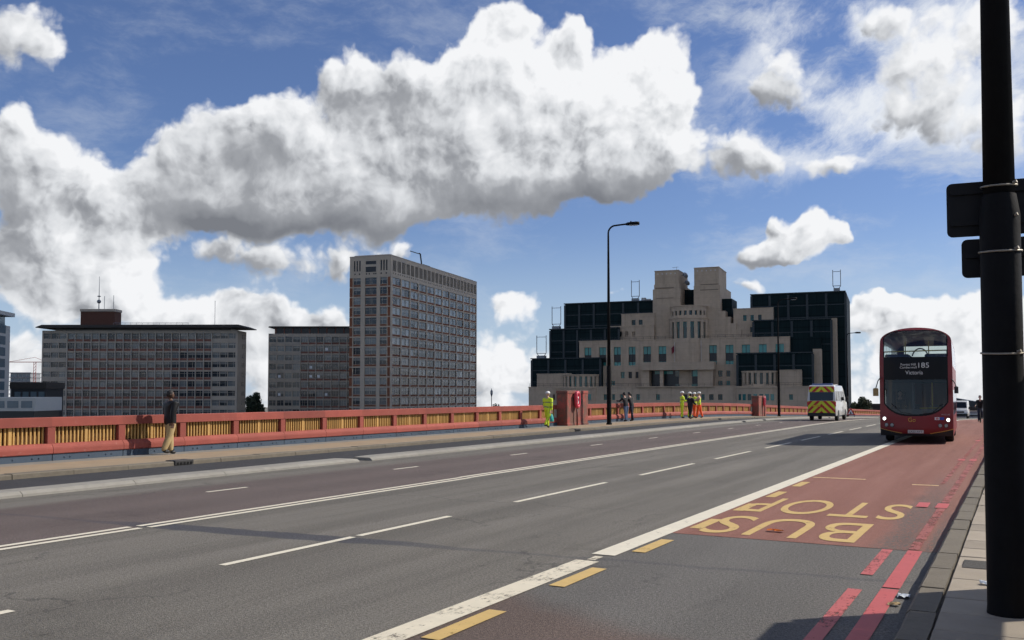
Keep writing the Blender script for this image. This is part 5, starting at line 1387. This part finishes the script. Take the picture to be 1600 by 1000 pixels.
    for s_ in (-1, 1):
        m_ = MB(); m_.bevbox(min(s_ * 0.89, s_ * 0.985), max(s_ * 0.89, s_ * 0.985), -0.015, 0.12, 1.05, 1.38, 0.02); m_.build('tail_lamp', M_taillamp, R_)
        for y0, y1 in ((0.45, 1.55), (1.68, 2.85), (2.98, 3.75)):
            m_ = MB(); x0 = s_ * (hw(1.45) + 0.004); xt = s_ * (hw(2.12) + 0.004)
            q = [(x0, y0, 1.45), (x0, y1, 1.45), (xt, y1, 2.12), (xt, y0, 2.12)]
            m_.raw(q + [(x - s_ * 0.03, y, z) for x, y, z in q], [(0, 1, 2, 3), (4, 5, 6, 7), (0, 1, 5, 4), (1, 2, 6, 5), (2, 3, 7, 6), (3, 0, 4, 7)]); m_.build('side_window', M_vglass, R_)
        m_ = MB(); q = [(s_ * (hw(1.45) + 0.004), 3.9, 1.45), (s_ * (hw(1.45) + 0.004), 4.62, 1.45), (s_ * (hw(2.1) + 0.004), 4.12, 2.1), (s_ * (hw(2.1) + 0.004), 3.9, 2.1)]
        m_.raw(q + [(x - s_ * 0.03, y, z) for x, y, z in q], [(0, 1, 2, 3), (4, 5, 6, 7), (0, 1, 5, 4), (1, 2, 6, 5), (2, 3, 7, 6), (3, 0, 4, 7)]); m_.build('cab_window', M_vglass, R_)
        m_ = MB(); m_.bevbox(min(s_ * 1.02, s_ * 1.24), max(s_ * 1.02, s_ * 1.24), 4.25, 4.37, 1.35, 1.72, 0.03); m_.build('wing_mirror', M_under, R_)
        m_ = MB(); m_.bevbox(min(s_ * 0.55, s_ * 0.90), max(s_ * 0.55, s_ * 0.90), 5.42, 5.60, 0.86, 1.12, 0.04); m_.build('headlight', M_lens if chevrons else M_wlabel, R_)
        for y in (1.15, 4.65):
            m_ = MB(); m_.lathe([(0.2, -0.11), (0.33, -0.11), (0.35, -0.07), (0.35, 0.07), (0.33, 0.11), (0.2, 0.11)], 20); wh = m_.build('wheel', M_tyre, R_, loc=(s_ * 0.87, y, 0.35)); wh.rotation_euler = (0, math.pi / 2, 0)
            m_ = MB(); m_.lathe([(0.04, -0.09), (0.2, -0.08), (0.2, 0.08), (0.04, 0.09)], 14); m_.build('rim', M_metal, wh)
            m_ = MB(); m_.prism([(y + 0.44 * math.cos(a), 0.34 + 0.44 * math.sin(a)) for a in [math.pi * i / 10 for i in range(11)]], s_ * 0.80, s_ * 0.984, 'x'); m_.build('wheel_arch', M_under, R_)
    m_ = MB(); m_.bevbox(-0.96, 0.96, -0.06, 0.25, 0.34, 0.58, 0.04); m_.build('rear_bumper', M_under, R_)
    m_ = MB(); m_.bevbox(-0.96, 0.96, 5.40, 5.68, 0.36, 0.74, 0.05); m_.build('front_bumper', M_under if not chevrons else M_vanwhite, R_)
    m_ = MB(); m_.bevbox(-0.48, 0.48, 5.50, 5.605, 0.86, 1.06, 0.02); m_.build('grille', M_under, R_)
    m_ = MB(); x0, x1 = 0.80, 0.70
    q = [(-x0, 4.80, 1.56), (x0, 4.80, 1.56), (x1, 4.12, H - 0.20), (-x1, 4.12, H - 0.20)]
    m_.raw(q + [(x, y - 0.05, z - 0.04) for x, y, z in q], [(0, 1, 2, 3), (4, 5, 6, 7), (0, 1, 5, 4), (1, 2, 6, 5), (2, 3, 7, 6), (3, 0, 4, 7)]); m_.v = [(x, y + 0.02, z + 0.03) for x, y, z in m_.v]; m_.build('windscreen', M_vglass, R_)
    return R_
build_van((-12.3, 68.4, zp(70)), math.radians(1), 'white police style van with red and yellow chevron rear driving away over the crest', True)
build_van((-7.3, 152.0, zp(149)), math.radians(180), 'small distant white van facing the camera, right of the double-decker', False)

# ================================================================== people
M_skin_l = pm('light_skin', (0.52, 0.32, 0.24), 0.6, var=0.05); M_skin_d = pm('dark_skin', (0.10, 0.05, 0.03), 0.55, var=0.05)
M_hairk = pm('dark_hair', (0.012, 0.010, 0.009), 0.7, var=0.2); M_shoe = pm('black_shoe', (0.012, 0.012, 0.012), 0.5, var=0)
M_leather = pm('black_leather_jacket', (0.005, 0.005, 0.006), 0.55, var=0.1, bump=0.2, bs=25, spec=0.3); M_khaki = pm('beige_trousers', (0.42, 0.31, 0.15), 0.85, var=0.12, vs=6)
M_yel = pm('hi_vis_yellow', (0.62, 0.78, 0.03), 0.7, var=0.12, vs=6); M_ora = pm('hi_vis_orange', (0.85, 0.10, 0.012), 0.7, var=0.1, vs=6)
M_refl = pm('grey_reflective_tape', (0.16, 0.20, 0.10), 0.4, var=0); M_denim = pm('blue_denim', (0.09, 0.14, 0.24), 0.85, var=0.15, vs=8); M_black_cloth = pm('black_cloth', (0.010, 0.010, 0.013), 0.85, var=0.2, vs=6)
M_navy = pm('navy_cloth', (0.018, 0.022, 0.04), 0.85, var=0.15, vs=6); M_helmet = pm('white_hard_hat', (0.75, 0.75, 0.72), 0.35, var=0.03)
def person(label, loc, rz, H=1.75, legs=((8, 12), (-10, 6)), arms=((10, 12, 6), (-12, 10, 6)), lean=0.0, top=None, low=None, skin=None, shoe=None, hat=None, bands=(), head_turn=0.0, group=None, bulk=1.0, coat=False, hair=True, arm_mat=None, sit=None, cat='person', feet_lift=(0, 0)):
    """faces local +y; legs: (swing forward, knee bend); arms: (swing forward, elbow bend, spread) in degrees"""
    k = H / 1.75; R = math.radians
    V, E, RAD, PART, ROOT = [], [], [], [], []
    def add(p, r, part, prev=None, root=False):
        V.append(Vector(p) * k); g_ = 1.12 if part != 'skin' else 1.0; RAD.append((r[0] * k * g_, r[1] * k * g_) if isinstance(r, tuple) else (r * k * g_, r * k * g_)); PART.append(part)
        if prev is not None: E.append((prev, len(V) - 1))
        if root: ROOT.append(len(V) - 1)
        return len(V) - 1
    hz_ = 0.93 if sit is None else sit
    b = bulk; ln = R(lean)
    def up(h): return (0, math.sin(ln) * h, hz_ + math.cos(ln) * h)
    pel = add((0, 0, hz_), (0.155 * b, 0.115 * b), 'low', None, True)
    wst = add(up(0.16), (0.150 * b, 0.105 * b), 'top', pel)
    chs = add(up(0.36), (0.175 * b, 0.115 * b), 'top', wst)
    shl = add(up(0.49), (0.13 * b, 0.095), 'top', chs)
    nck = add(up(0.575), (0.062, 0.062), 'skin', shl)
    hb = up(0.66); add(hb, (0.058, 0.062), 'skin', nck)
    hands = []
    for i, s in enumerate((-1, 1)):
        sw, kb = legs[i]; L1, L2 = 0.43, 0.42
        h0 = (s * 0.095, 0, hz_ - 0.04); a1 = R(sw); kn = (s * 0.10, L1 * math.sin(a1), h0[2] - L1 * math.cos(a1))
        a2 = R(sw - kb); an = (s * 0.10, kn[1] + L2 * math.sin(a2), kn[2] - L2 * math.cos(a2))
        p = add(h0, (0.095 * b, 0.10 * b), 'low', pel); p = add(((h0[0] + kn[0]) / 2, (h0[1] + kn[1]) / 2, (h0[2] + kn[2]) / 2), 0.085 * b, 'low', p)
        p = add(kn, 0.066 * b, 'low', p); p = add(((kn[0] + an[0]) / 2, (kn[1] + an[1]) / 2, (kn[2] + an[2]) / 2), 0.066 * b, 'low', p)
        p = add(an, 0.055 * b, 'low', p)
        fa = R(min(0, a2 * 57.3 * 0.5)); 
        p = add((an[0], an[1] + 0.03, an[2] - 0.055), (0.045, 0.04), 'shoe', p); add((an[0] + s * 0.02, an[1] + 0.17, an[2] - 0.065 + 0.17 * math.sin(-fa) * 0.3), (0.045, 0.032), 'shoe', p)
        sw, eb, spd = arms[i]; A1, A2 = 0.29, 0.26
        s0 = up(0.475); s0 = (s * 0.19 * b, s0[1], s0[2]); a1 = R(sw); sp = R(spd)
        el = (s0[0] + s * A1 * math.sin(sp), s0[1] + A1 * math.sin(a1) * math.cos(sp), s0[2] - A1 * math.cos(a1) * math.cos(sp))
        a2 = R(sw + eb); wr = (el[0] + s * A2 * math.sin(sp) * 0.4, el[1] + A2 * math.sin(a2), el[2] - A2 * math.cos(a2))
        p = add(s0, 0.075 * b, 'arm', shl); p = add(el, 0.052 * b, 'arm', p); p = add(wr, 0.036 * b, 'arm', p)
        d = (Vector(wr) - Vector(el)).normalized(); lat = Vector((0, 1, 0)) - d * d.y; lat.normalize(); nrm = d.cross(lat)
        pm_ = Vector(wr) + d * 0.05; p = add(tuple(pm_), (0.036, 0.02), 'skin', p); kn_ = pm_ + d * 0.045; add(tuple(kn_), (0.036, 0.018), 'skin', p)
        hands.append((Vector(wr) * k, kn_ * k))
        for q, (o, ln_) in enumerate(((-0.027, 0.060), (-0.009, 0.072), (0.009, 0.070), (0.027, 0.055))):
            r0 = kn_ + lat * o; f = add(tuple(r0), 0.0095, 'skin', None, True); f = add(tuple(r0 + d * ln_ * 0.55 + nrm * 0.008 * s), 0.009, 'skin', f); add(tuple(r0 + d * ln_ * 0.85 + nrm * 0.026 * s), 0.008, 'skin', f)
        r0 = pm_ + lat * 0.03 - d * 0.02; f = add(tuple(r0), 0.011, 'skin', None, True); f = add(tuple(r0 + lat * 0.028 + d * 0.03), 0.010, 'skin', f); add(tuple(r0 + lat * 0.036 + d * 0.062), 0.009, 'skin', f)
    me = bpy.data.meshes.new('body'); me.from_pydata([tuple(v) for v in V], E, [])
    o = bpy.data.objects.new('tmp_body', me); COL.objects.link(o)
    md = o.modifiers.new('skin', 'SKIN'); md.use_smooth_shade = True
    for i, sv in enumerate(me.skin_vertices[0].data): sv.radius = RAD[i]; sv.use_root = i in ROOT
    sd = o.modifiers.new('sub', 'SUBSURF'); sd.levels = 2; sd.render_levels = 2
    bpy.context.view_layer.update()
    bmq = bpy.data.meshes.new_from_object(o.evaluated_get(bpy.context.evaluated_depsgraph_get()))
    COL.objects.unlink(o); bpy.data.objects.remove(o)
    # head with a face, merged into the same mesh
    hd = MB(); hc = Vector(up(0.755)) * k; hr = 0.105 * k
    hd.ball((0, 0, 0), hr, 18, 12, sc=(0.80, 0.98, 1.12))
    hd.v = [(x * (1.0 - 0.18 * max(0, -z / hr)), y + (0.012 * k if z < -0.3 * hr and y > 0 else 0), z) for x, y, z in hd.v]
    hd.raw([(-0.014 * k, 0.092 * k, 0.022 * k), (0.014 * k, 0.092 * k, 0.022 * k), (0.019 * k, 0.09 * k, -0.03 * k), (-0.019 * k, 0.09 * k, -0.03 * k), (0, 0.128 * k, -0.024 * k)], [(0, 1, 4), (1, 2, 4), (2, 3, 4), (3, 0, 4)])
    for s in (-1, 1):
        hd.ball((s * 0.085 * k, -0.005 * k, 0), 0.026 * k, 8, 6, sc=(0.4, 0.8, 1.2))
    for s in (-1, 1): hd.ball((s * 0.034 * k, 0.088 * k, 0.022 * k), 0.012 * k, 8, 6, 1)
    hd.box(-0.026 * k, 0.026 * k, 0.086 * k, 0.099 * k, -0.060 * k, -0.050 * k, 2)
    ct, st_ = math.cos(R(head_turn)), math.sin(R(head_turn))
    bm = bmesh.new(); bm.from_mesh(bmq); 
    parts = ['top', 'low', 'skin', 'shoe', 'arm', 'band', 'eye', 'lip']
    segs = [(V[a], V[b_], PART[b_] if PART[b_] != 'low' or PART[a] == 'low' else 'low') for a, b_ in E]
    hemz = (hz_ - (0.12 if coat else 0.02)) * k
    for f in bm.faces:
        c = f.calc_center_median(); best = None; bd = 9
        for a, b_, pt in segs:
            d = b_ - a; t_ = max(0, min(1, (c - a).dot(d) / d.length_squared)); dd = (c - (a + d * t_)).length
            if dd < bd: bd = dd; best = pt
        if best == 'low' and c.z > hemz and abs(c.x) < 0.3 * k: best = 'top'
        if best in ('top', 'arm'):
            for z in bands:
                if abs(c.z - z * k) < 0.024 * k: best = 'band'
        f.material_index = parts.index(best); f.smooth = True
    vs = []
    for x, y, z in hd.v: vs.append(bm.verts.new((hc.x + x * ct - y * st_, hc.y + x * st_ + y * ct, hc.z + z)))
    for fidx, mi in zip(hd.f, hd.m):
        try: nf = bm.faces.new([vs[i] for i in fidx]); nf.smooth = True; nf.material_index = (2, 6, 7)[mi]
        except ValueError: pass
    bmesh.ops.recalc_face_normals(bm, faces=bm.faces)
    zmin = min(v.co.z for v in bm.verts) if sit is None else 0.0
    while len(bmq.materials): bmq.materials.pop()
    skin = skin or M_skin_l
    for m_ in (top, low, skin, shoe or M_shoe, arm_mat or top, M_refl, M_black, M_skin_d if skin == M_skin_d else pm('lip', (0.35, 0.13, 0.11), 0.6, var=0)): bmq.materials.append(m_)
    bm.to_mesh(bmq); bm.free()
    root = empty('person', loc, rz, label, cat, group)
    body = bpy.data.objects.new('body', bmq); link(body, root); body.location = (0, 0, -zmin)
    def onhead(m_, nm, mat):
        m_.v = [(hc.x + x * ct - y * st_, hc.y + x * st_ + y * ct, hc.z + z - zmin) for x, y, z in m_.v]; return m_.build(nm, mat, root, True)
    if hat:
        m_ = MB(); m_.lathe([(0.128 * k, 0.028 * k), (0.126 * k, 0.05 * k), (0.117 * k, 0.09 * k), (0.09 * k, 0.128 * k), (0.045 * k, 0.148 * k), (0.005, 0.152 * k)], 18)
        m_.v = [(x * 0.9, y * 1.08, z) for x, y, z in m_.v]; hh = onhead(m_, 'hard_hat', hat)
        m_ = MB(); m_.prism([(0.112 * k * math.cos(a), 0.11 * k + 0.07 * k * math.sin(a)) for a in [math.pi * i / 10 for i in range(11)]], 0.024 * k, 0.034 * k, 'z'); onhead(m_, 'hat_peak', hat)
    elif hair:
        m_ = MB(); m_.ball((0, -0.012 * k, 0.018 * k), hr * 1.07, 16, 10, sc=(0.83, 0.98, 1.10)); m_.v = [(x, min(y, 0.045 * k + max(0, z) * 0.3), z) for x, y, z in m_.v if True]
        m_.v = [(x, y, max(z, -0.055 * k)) for x, y, z in m_.v]; onhead(m_, 'hair', M_hairk)
    return root, [(h0 - Vector((0, 0, zmin)), h1 - Vector((0, 0, zmin))) for h0, h1 in hands]
ZF = 0.115
def face(dx, dy): return math.atan2(-dx, dy)      # heading so that local +y points along (dx, dy)
# the walking man by the parapet at left
person('man in black jacket and beige trousers walking along the parapet at left', (-21.62, 18.85, ZF), face(0.25, 1), 1.73, legs=((7, 4), (-9, 14)), arms=((6, 14, 7), (-16, 12, 6)), top=M_leather, low=M_khaki, skin=M_skin_d, coat=True, bulk=1.42, head_turn=-25)
HV = dict(top=M_yel, low=M_yel, hat=M_helmet, bulk=1.18, bands=(1.02, 1.24), group='workers in hard hats')
w1, hs = person('worker in yellow overalls and white hard hat carrying a teal bag', (-21.2, 42.6, ZF), face(0.15, 1), 1.75, legs=((12, 4), (-14, 24)), arms=((10, 10, 7), (-6, 6, 6)), **HV)
# teal carrier bag in the worker's right hand
h = hs[1][1]
bag = empty('carrier_bag', tuple(Matrix.Rotation(face(0.15, 1), 4, 'Z') @ h + Vector((-21.2, 42.6, ZF - 0.02))), face(0.15, 1), 'teal plastic carrier bag hanging from the hand of the worker by the nearer pillar', 'bag')
m_ = MB(); vs = []; fs = []
for j, (w, d, z) in enumerate(((0.05, 0.01, -0.08), (0.10, 0.04, -0.16), (0.15, 0.075, -0.30), (0.16, 0.085, -0.42), (0.13, 0.07, -0.47))):
    for i in range(10): a = 2 * math.pi * i / 10; vs.append((d * math.cos(a) + 0.012 * math.sin(3 * a + j), w * math.sin(a), z))
    if j:
        for i in range(10): fs.append(((j - 1) * 10 + i, (j - 1) * 10 + (i + 1) % 10, j * 10 + (i + 1) % 10, j * 10 + i))
fs += [tuple(range(40, 50))]; m_.raw(vs, fs); M_tealbag = pm('teal_plastic_bag', (0.02, 0.33, 0.30), 0.4, var=0.1, vs=6); m_.build('pouch', M_tealbag, bag, True)
m_ = MB(); m_.tube([(0, -0.05, -0.09), (0, -0.02, 0.0), (0, 0.02, 0.0), (0, 0.05, -0.09)], 0.007, 6); m_.build('handles', M_tealbag, bag)
# two people leaning on the parapet
person('person in black top and blue jeans leaning on the parapet', (-21.75, 54.8, ZF), face(-1, 0.5), 1.74, legs=((-4, 2), (8, 10)), arms=((55, 40, 10), (50, 45, 10)), lean=14, top=M_black_cloth, low=M_denim, hair=True, group='people at the parapet')
person('person all in black leaning on the parapet right of the one in jeans', (-21.7, 55.65, ZF), face(-1, 0.25), 1.76, legs=((-10, 4), (6, 4)), arms=((50, 45, 10), (50, 45, 10)), lean=16, top=M_black_cloth, low=M_navy, group='people at the parapet')
# group of workers
person('leftmost worker of the group, yellow overalls and white helmet, arms folded', (-21.15, 64.1, ZF), face(0.9, 0.6), 1.78, legs=((4, 4), (-4, 2)), arms=((20, 80, 14), (22, 85, 12)), **HV)
person('second worker of the group, yellow overalls, just left of the dark coated person', (-20.75, 64.6, ZF), face(0.8, 0.3), 1.74, legs=((6, 4), (-5, 4)), arms=((10, 60, 10), (14, 50, 10)), **HV)
person('person in a long black coat standing among the workers in yellow', (-19.75, 61.6, ZF), face(0.3, 1), 1.66, legs=((12, 6), (-10, 14)), arms=((12, 40, 8), (8, 60, 8)), lean=6, top=M_black_cloth, low=M_black_cloth, coat=True, bulk=1.15)
HO = dict(HV); HO['low'] = M_ora
person('worker in yellow vest and orange trousers at the right end of the group', (-20.15, 64.9, ZF), face(-1, -0.15), 1.76, legs=((12, 6), (-12, 6)), arms=((40, 70, 8), (35, 75, 8)), arm_mat=M_skin_l, **HO)
person('worker in orange trousers half hidden behind the black coat', (-20.75, 65.7, ZF), face(-0.6, -0.8), 1.72, legs=((10, 6), (-6, 6)), arms=((15, 40, 8), (15, 50, 8)), **HO)
# person on the near footway, mostly behind the column
person('dark clothed pedestrian on the near footway, hidden behind the black column', (0.48, 55.0, ZF), face(0, -1), 1.75, legs=((12, 4), (-12, 16)), arms=((12, 12, 6), (-12, 12, 6)), top=M_black_cloth, low=M_navy, coat=True)

# ---- cyclist and bicycle ------------------------------------------------------------------
cl = (-2.25, 69.5, zp(69.5)); crz = face(0.0, -1)
bk = empty('bicycle', cl, crz, 'black bicycle ridden toward the camera beside the kerb, right of the double-decker', 'bicycle')
M_bframe = pm('bicycle_frame', (0.02, 0.02, 0.024), 0.4, var=0)
for y in (-0.52, 0.52):
    m_ = MB(); m_.tube([(0, 0.32 * math.cos(a), 0.32 * math.sin(a)) for a in [2 * math.pi * i / 24 for i in range(25)]], 0.022, 6, caps=False); wh = m_.build('wheel', M_tyre, bk, loc=(0, y, 0.345))
    m_ = MB()
    for i in range(8): a = math.pi * i / 8; m_.tube([(0, 0.31 * math.cos(a), 0.31 * math.sin(a)), (0, -0.31 * math.cos(a), -0.31 * math.sin(a))], 0.003, 4)
    m_.build('spokes', M_metal, wh)
m_ = MB(); BBp, SEAT, HEADT = (0, -0.08, 0.30), (0, -0.25, 0.88), (0, 0.36, 0.90)
for a, b_ in ((BBp, SEAT), (BBp, (0, 0.38, 0.78)), ((0, -0.22, 0.80), HEADT), (BBp, (0, -0.52, 0.345)), ((0, -0.22, 0.80), (0, -0.52, 0.345)), ((0, 0.35, 0.95), (0, 0.52, 0.345))): m_.tube([a, b_], 0.017, 6)
m_.build('frame', M_bframe, bk)
m_ = MB(); m_.tube([(-0.28, 0.40, 1.02), (-0.1, 0.36, 0.98), (0.1, 0.36, 0.98), (0.28, 0.40, 1.02)], 0.014, 6); m_.build('handlebar', M_bframe, bk)
m_ = MB(); m_.bevbox(-0.07, 0.07, -0.40, -0.12, 0.88, 0.94, 0.02); m_.build('saddle', M_bframe, bk)
m_ = MB(); m_.tube([(-0.12, -0.08, 0.45), (-0.05, -0.08, 0.45), (0.05, -0.08, 0.15), (0.12, -0.08, 0.15)], 0.012, 5); m_.build('crank', M_bframe, bk)
person('cyclist in dark clothes riding toward the camera beside the kerb', (cl[0], cl[1] + 0.22, cl[2]), crz, 1.76, legs=((62, 75), (35, 38)), arms=((52, 12, 10), (52, 12, 10)), lean=22, top=M_black_cloth, low=M_navy, sit=0.99, hair=True)

# bus driver behind the lower windscreen
person('driver in dark uniform seated behind the lower windscreen of the double-decker', (-4.02, 38.72, zp(38) + 0.0), face(0.04, -1), 1.75, legs=((78, 70), (78, 70)), arms=((48, 40, 8), (48, 40, 8)), lean=4, top=M_navy, low=M_navy, sit=1.12)

# ================================================================== trees and bushes
M_leaf = pm('dark_foliage', (0.030, 0.045, 0.020), 0.8, var=0.5, vs=0.8, rnd=0.2); M_bark = pm('bark', (0.06, 0.045, 0.035), 0.9, var=0.3, vs=4)
M_leaf2 = pm('olive_foliage', (0.050, 0.058, 0.026), 0.8, var=0.5, vs=0.8)
def tree(name, label, loc, rx, rz_, zc, n, mat, seed, leaf=0.3, base=0.0, cat='tree'):
    root = empty(name, loc, 0, label, cat); rr = random.Random(seed)
    m_ = MB(); m_.tube([(0, 0, base), (0.1, 0.05, zc - rz_ * 0.6), (0, 0, zc)], [rx * 0.09, rx * 0.06, rx * 0.02], 8)
    for i in range(6):
        a = rr.uniform(0, 6.28); m_.tube([(0, 0, zc - rz_ * rr.uniform(0.3, 0.8)), (rx * 0.6 * math.cos(a), rx * 0.6 * math.sin(a), zc + rz_ * rr.uniform(-0.3, 0.5))], [rx * 0.04, rx * 0.012], 6)
    m_.build('trunk', M_bark, root)
    cl = []
    for i in range(26):
        a, u = rr.uniform(0, 6.28), rr.uniform(-1, 1); q = rr.uniform(0.15, 0.86)
        cl.append((rx * q * math.sqrt(1 - u * u) * math.cos(a), rx * q * math.sqrt(1 - u * u) * math.sin(a), zc + rz_ * q * u, rr.uniform(0.22, 0.40)))
    m_ = MB()
    for i in range(n):
        cx, cy, cz, cr = rr.choice(cl); 
        p = Vector((rr.gauss(0, 1), rr.gauss(0, 1), rr.gauss(0, 1))).normalized() * (rr.random() ** 0.4)
        p = Vector((cx + p.x * rx * cr, cy + p.y * rx * cr, max(cz + p.z * rz_ * cr, base + 0.05)))
        nn = Vector((rr.gauss(0, 1), rr.gauss(0, 1), rr.gauss(0, 1))).normalized(); a = nn.orthogonal().normalized(); b = nn.cross(a); s = leaf * rr.uniform(0.6, 1.3)
        m_.face([p - a * s, p + b * s * 0.55, p + a * s, p - b * s * 0.55])
    m_.build('crown', mat, root, fix=False)
    return root
c = cw(64.6, 170); tree('roadside_bush', 'round dark bush standing between the police van and the double-decker', (c.x, c.y, -4.6), 2.25, 2.4, 3.6, 9000, M_leaf2, 8, 0.17, 0.0, 'bush')
c = cw(-83, 300); tree('riverside_tree', 'dark tree in the gap between the wide slab and the lower office block', (c.x, c.y, -14), 5.2, 6.6, 9.6, 12000, M_leaf, 2, 0.32)
c = cw(-4.4, 280); tree('riverside_tree', 'small dark treetop just above the parapet right of the tall tower', (c.x, c.y, -14), 2.8, 4.2, 8.6, 4000, M_leaf, 3, 0.25)
# low dark viaduct behind the crest
c = cw(150, 330)
vd = empty('railway_viaduct', (c.x, c.y, 0), HEAD, 'low dark brick viaduct on the skyline behind the bush and the double-decker', 'viaduct')
m_ = MB(); ops = [(-34 + 9 * k, -28 + 9 * k, -14, -6.4) for k in range(9)]
wall_open(m_, F_front(0), -36, 50, -16, -2.6, ops, 2.0); shell(m_, -36, 50, 0, 9, -16, -2.6, ('front', 'bottom')); m_.build('arches', pm('sooty_brick', (0.05, 0.04, 0.036), 0.9, var=0.2, vs=0.6), vd)
m_ = MB(); m_.box(-36, 50, -0.3, 0.4, -2.598, -1.7); m_.build('parapet', pm('sooty_brick', (0.05, 0.04, 0.036), 0.9), vd)
# embankment lamp
c = cw(-5.3, 240); lp = empty('lantern_post', (c.x, c.y, -11.5), 0, 'thin distant lantern post rising behind the parapet right of the tower', 'lamp post')
m_ = MB(); m_.lathe([(0.3, 0), (0.12, 0.8), (0.09, 12.6), (0.16, 12.8)], 10); m_.build('post', M_post, lp)
m_ = MB(); m_.lathe([(0.16, 12.8), (0.32, 13.3), (0.34, 14.0), (0.1, 14.4), (0.03, 14.8)], 8); m_.build('lantern', M_metal, lp)
# road works sign by the farthest lamp
sg = empty('warning_sign', (-18.75, 124.2, zp(124)), math.radians(0), 'red bordered triangular road works sign beside the farthest street lamp', 'sign')
m_ = MB(); m_.prism([(-0.55, 0.3), (0.55, 0.3), (0.0, 1.25)], -0.01, 0.01, 'y'); m_.build('red_border', M_redfilm, sg)
m_ = MB(); m_.prism([(-0.33, 0.42), (0.33, 0.42), (0.0, 1.0)], -0.016, -0.011, 'y'); m_.build('white_field', M_wlabel, sg)
m_ = MB(); m_.prism([(-0.12, 0.46), (0.14, 0.46), (0.05, 0.58), (0.03, 0.75), (-0.05, 0.72)], -0.021, -0.017, 'y'); m_.build('pictogram', M_blk, sg)
for x in (-0.4, 0.4): m_ = MB(); m_.tube([(x, 0.0, 0.32), (x, 0.3, 0.0)], 0.02, 5); m_.tube([(x, 0, 0.32), (x, -0.05, 0.0)], 0.02, 5); m_.build('leg', M_post, sg)

# ================================================================== litter and weeds
def crumple(name, label, loc, size, mat, seed, cat='litter', flat=0.3):
    rr = random.Random(seed); m_ = MB(); n = 5; vs = []; fs = []
    for j in range(n + 1):
        for i in range(n + 1): vs.append(((i / n - 0.5) * size[0] + rr.uniform(-1, 1) * size[0] * 0.06, (j / n - 0.5) * size[1] + rr.uniform(-1, 1) * size[1] * 0.06, 0.004 + rr.random() * flat * min(size)))
    for j in range(n):
        for i in range(n): a = j * (n + 1) + i; fs.append((a, a + 1, a + n + 2, a + n + 1))
    m_.raw(vs, fs); o = m_.build(name, mat, None, fix=False); o.location = loc; tag(o, label, cat); return o
M_paper = pm('pale_paper', (0.55, 0.60, 0.66), 0.8, var=0.1); M_orange = pm('orange_plastic', (0.70, 0.17, 0.01), 0.5, var=0.1); M_tan = pm('dry_leaf', (0.42, 0.30, 0.15), 0.8, var=0.3, vs=20)
crumple('paper_scrap', 'pale paper scrap lying on the shaded paving near the column base', (-0.27, 9.35, KH + 0.004), (0.13, 0.09), M_paper, 1)
crumple('paper_scrap', 'bluish paper scrap in the gutter against the near kerb', (-0.96, 9.25, 0.004), (0.10, 0.14), M_paper, 2)
crumple('dry_leaf', 'tan dead leaf lying in the gutter beside the red lines', (-1.0, 8.85, 0.004), (0.10, 0.08), M_tan, 3)
crumple('orange_litter', 'orange scrap lying on the letter U of the bus stop lettering', (-2.92, 12.75, 0.012), (0.22, 0.10), M_orange, 4)
M_weed = pm('weed_green', (0.13, 0.17, 0.035), 0.7, var=0.3, vs=20)
for i, (s, n, lab) in enumerate(((17.8, 26, 'small green weed tuft in the kerb joint nearest the camera'), (18.5, 40, 'wider green weed tuft by the drain in the near footway'), (21.2, 22, 'farthest small green weed tuft along the near kerb'))):
    rr = random.Random(50 + i); m_ = MB()
    for k in range(n):
        x, y = rr.uniform(-0.08, 0.12), rr.uniform(-0.12, 0.12); a = rr.uniform(0, 6.28); h = rr.uniform(0.03, 0.08); dx, dy = math.cos(a) * 0.05, math.sin(a) * 0.05
        m_.face([(x, y, 0), (x + dy * 0.25, y - dx * 0.25, h * 0.6), (x + dx, y + dy, h), (x - dy * 0.25, y + dx * 0.25, h * 0.6)])
    o = m_.build('weed_tuft', M_weed, None, fix=False); o.location = (-0.47, s, KH - 0.02); tag(o, lab, 'weed', 'weeds along the near kerb')
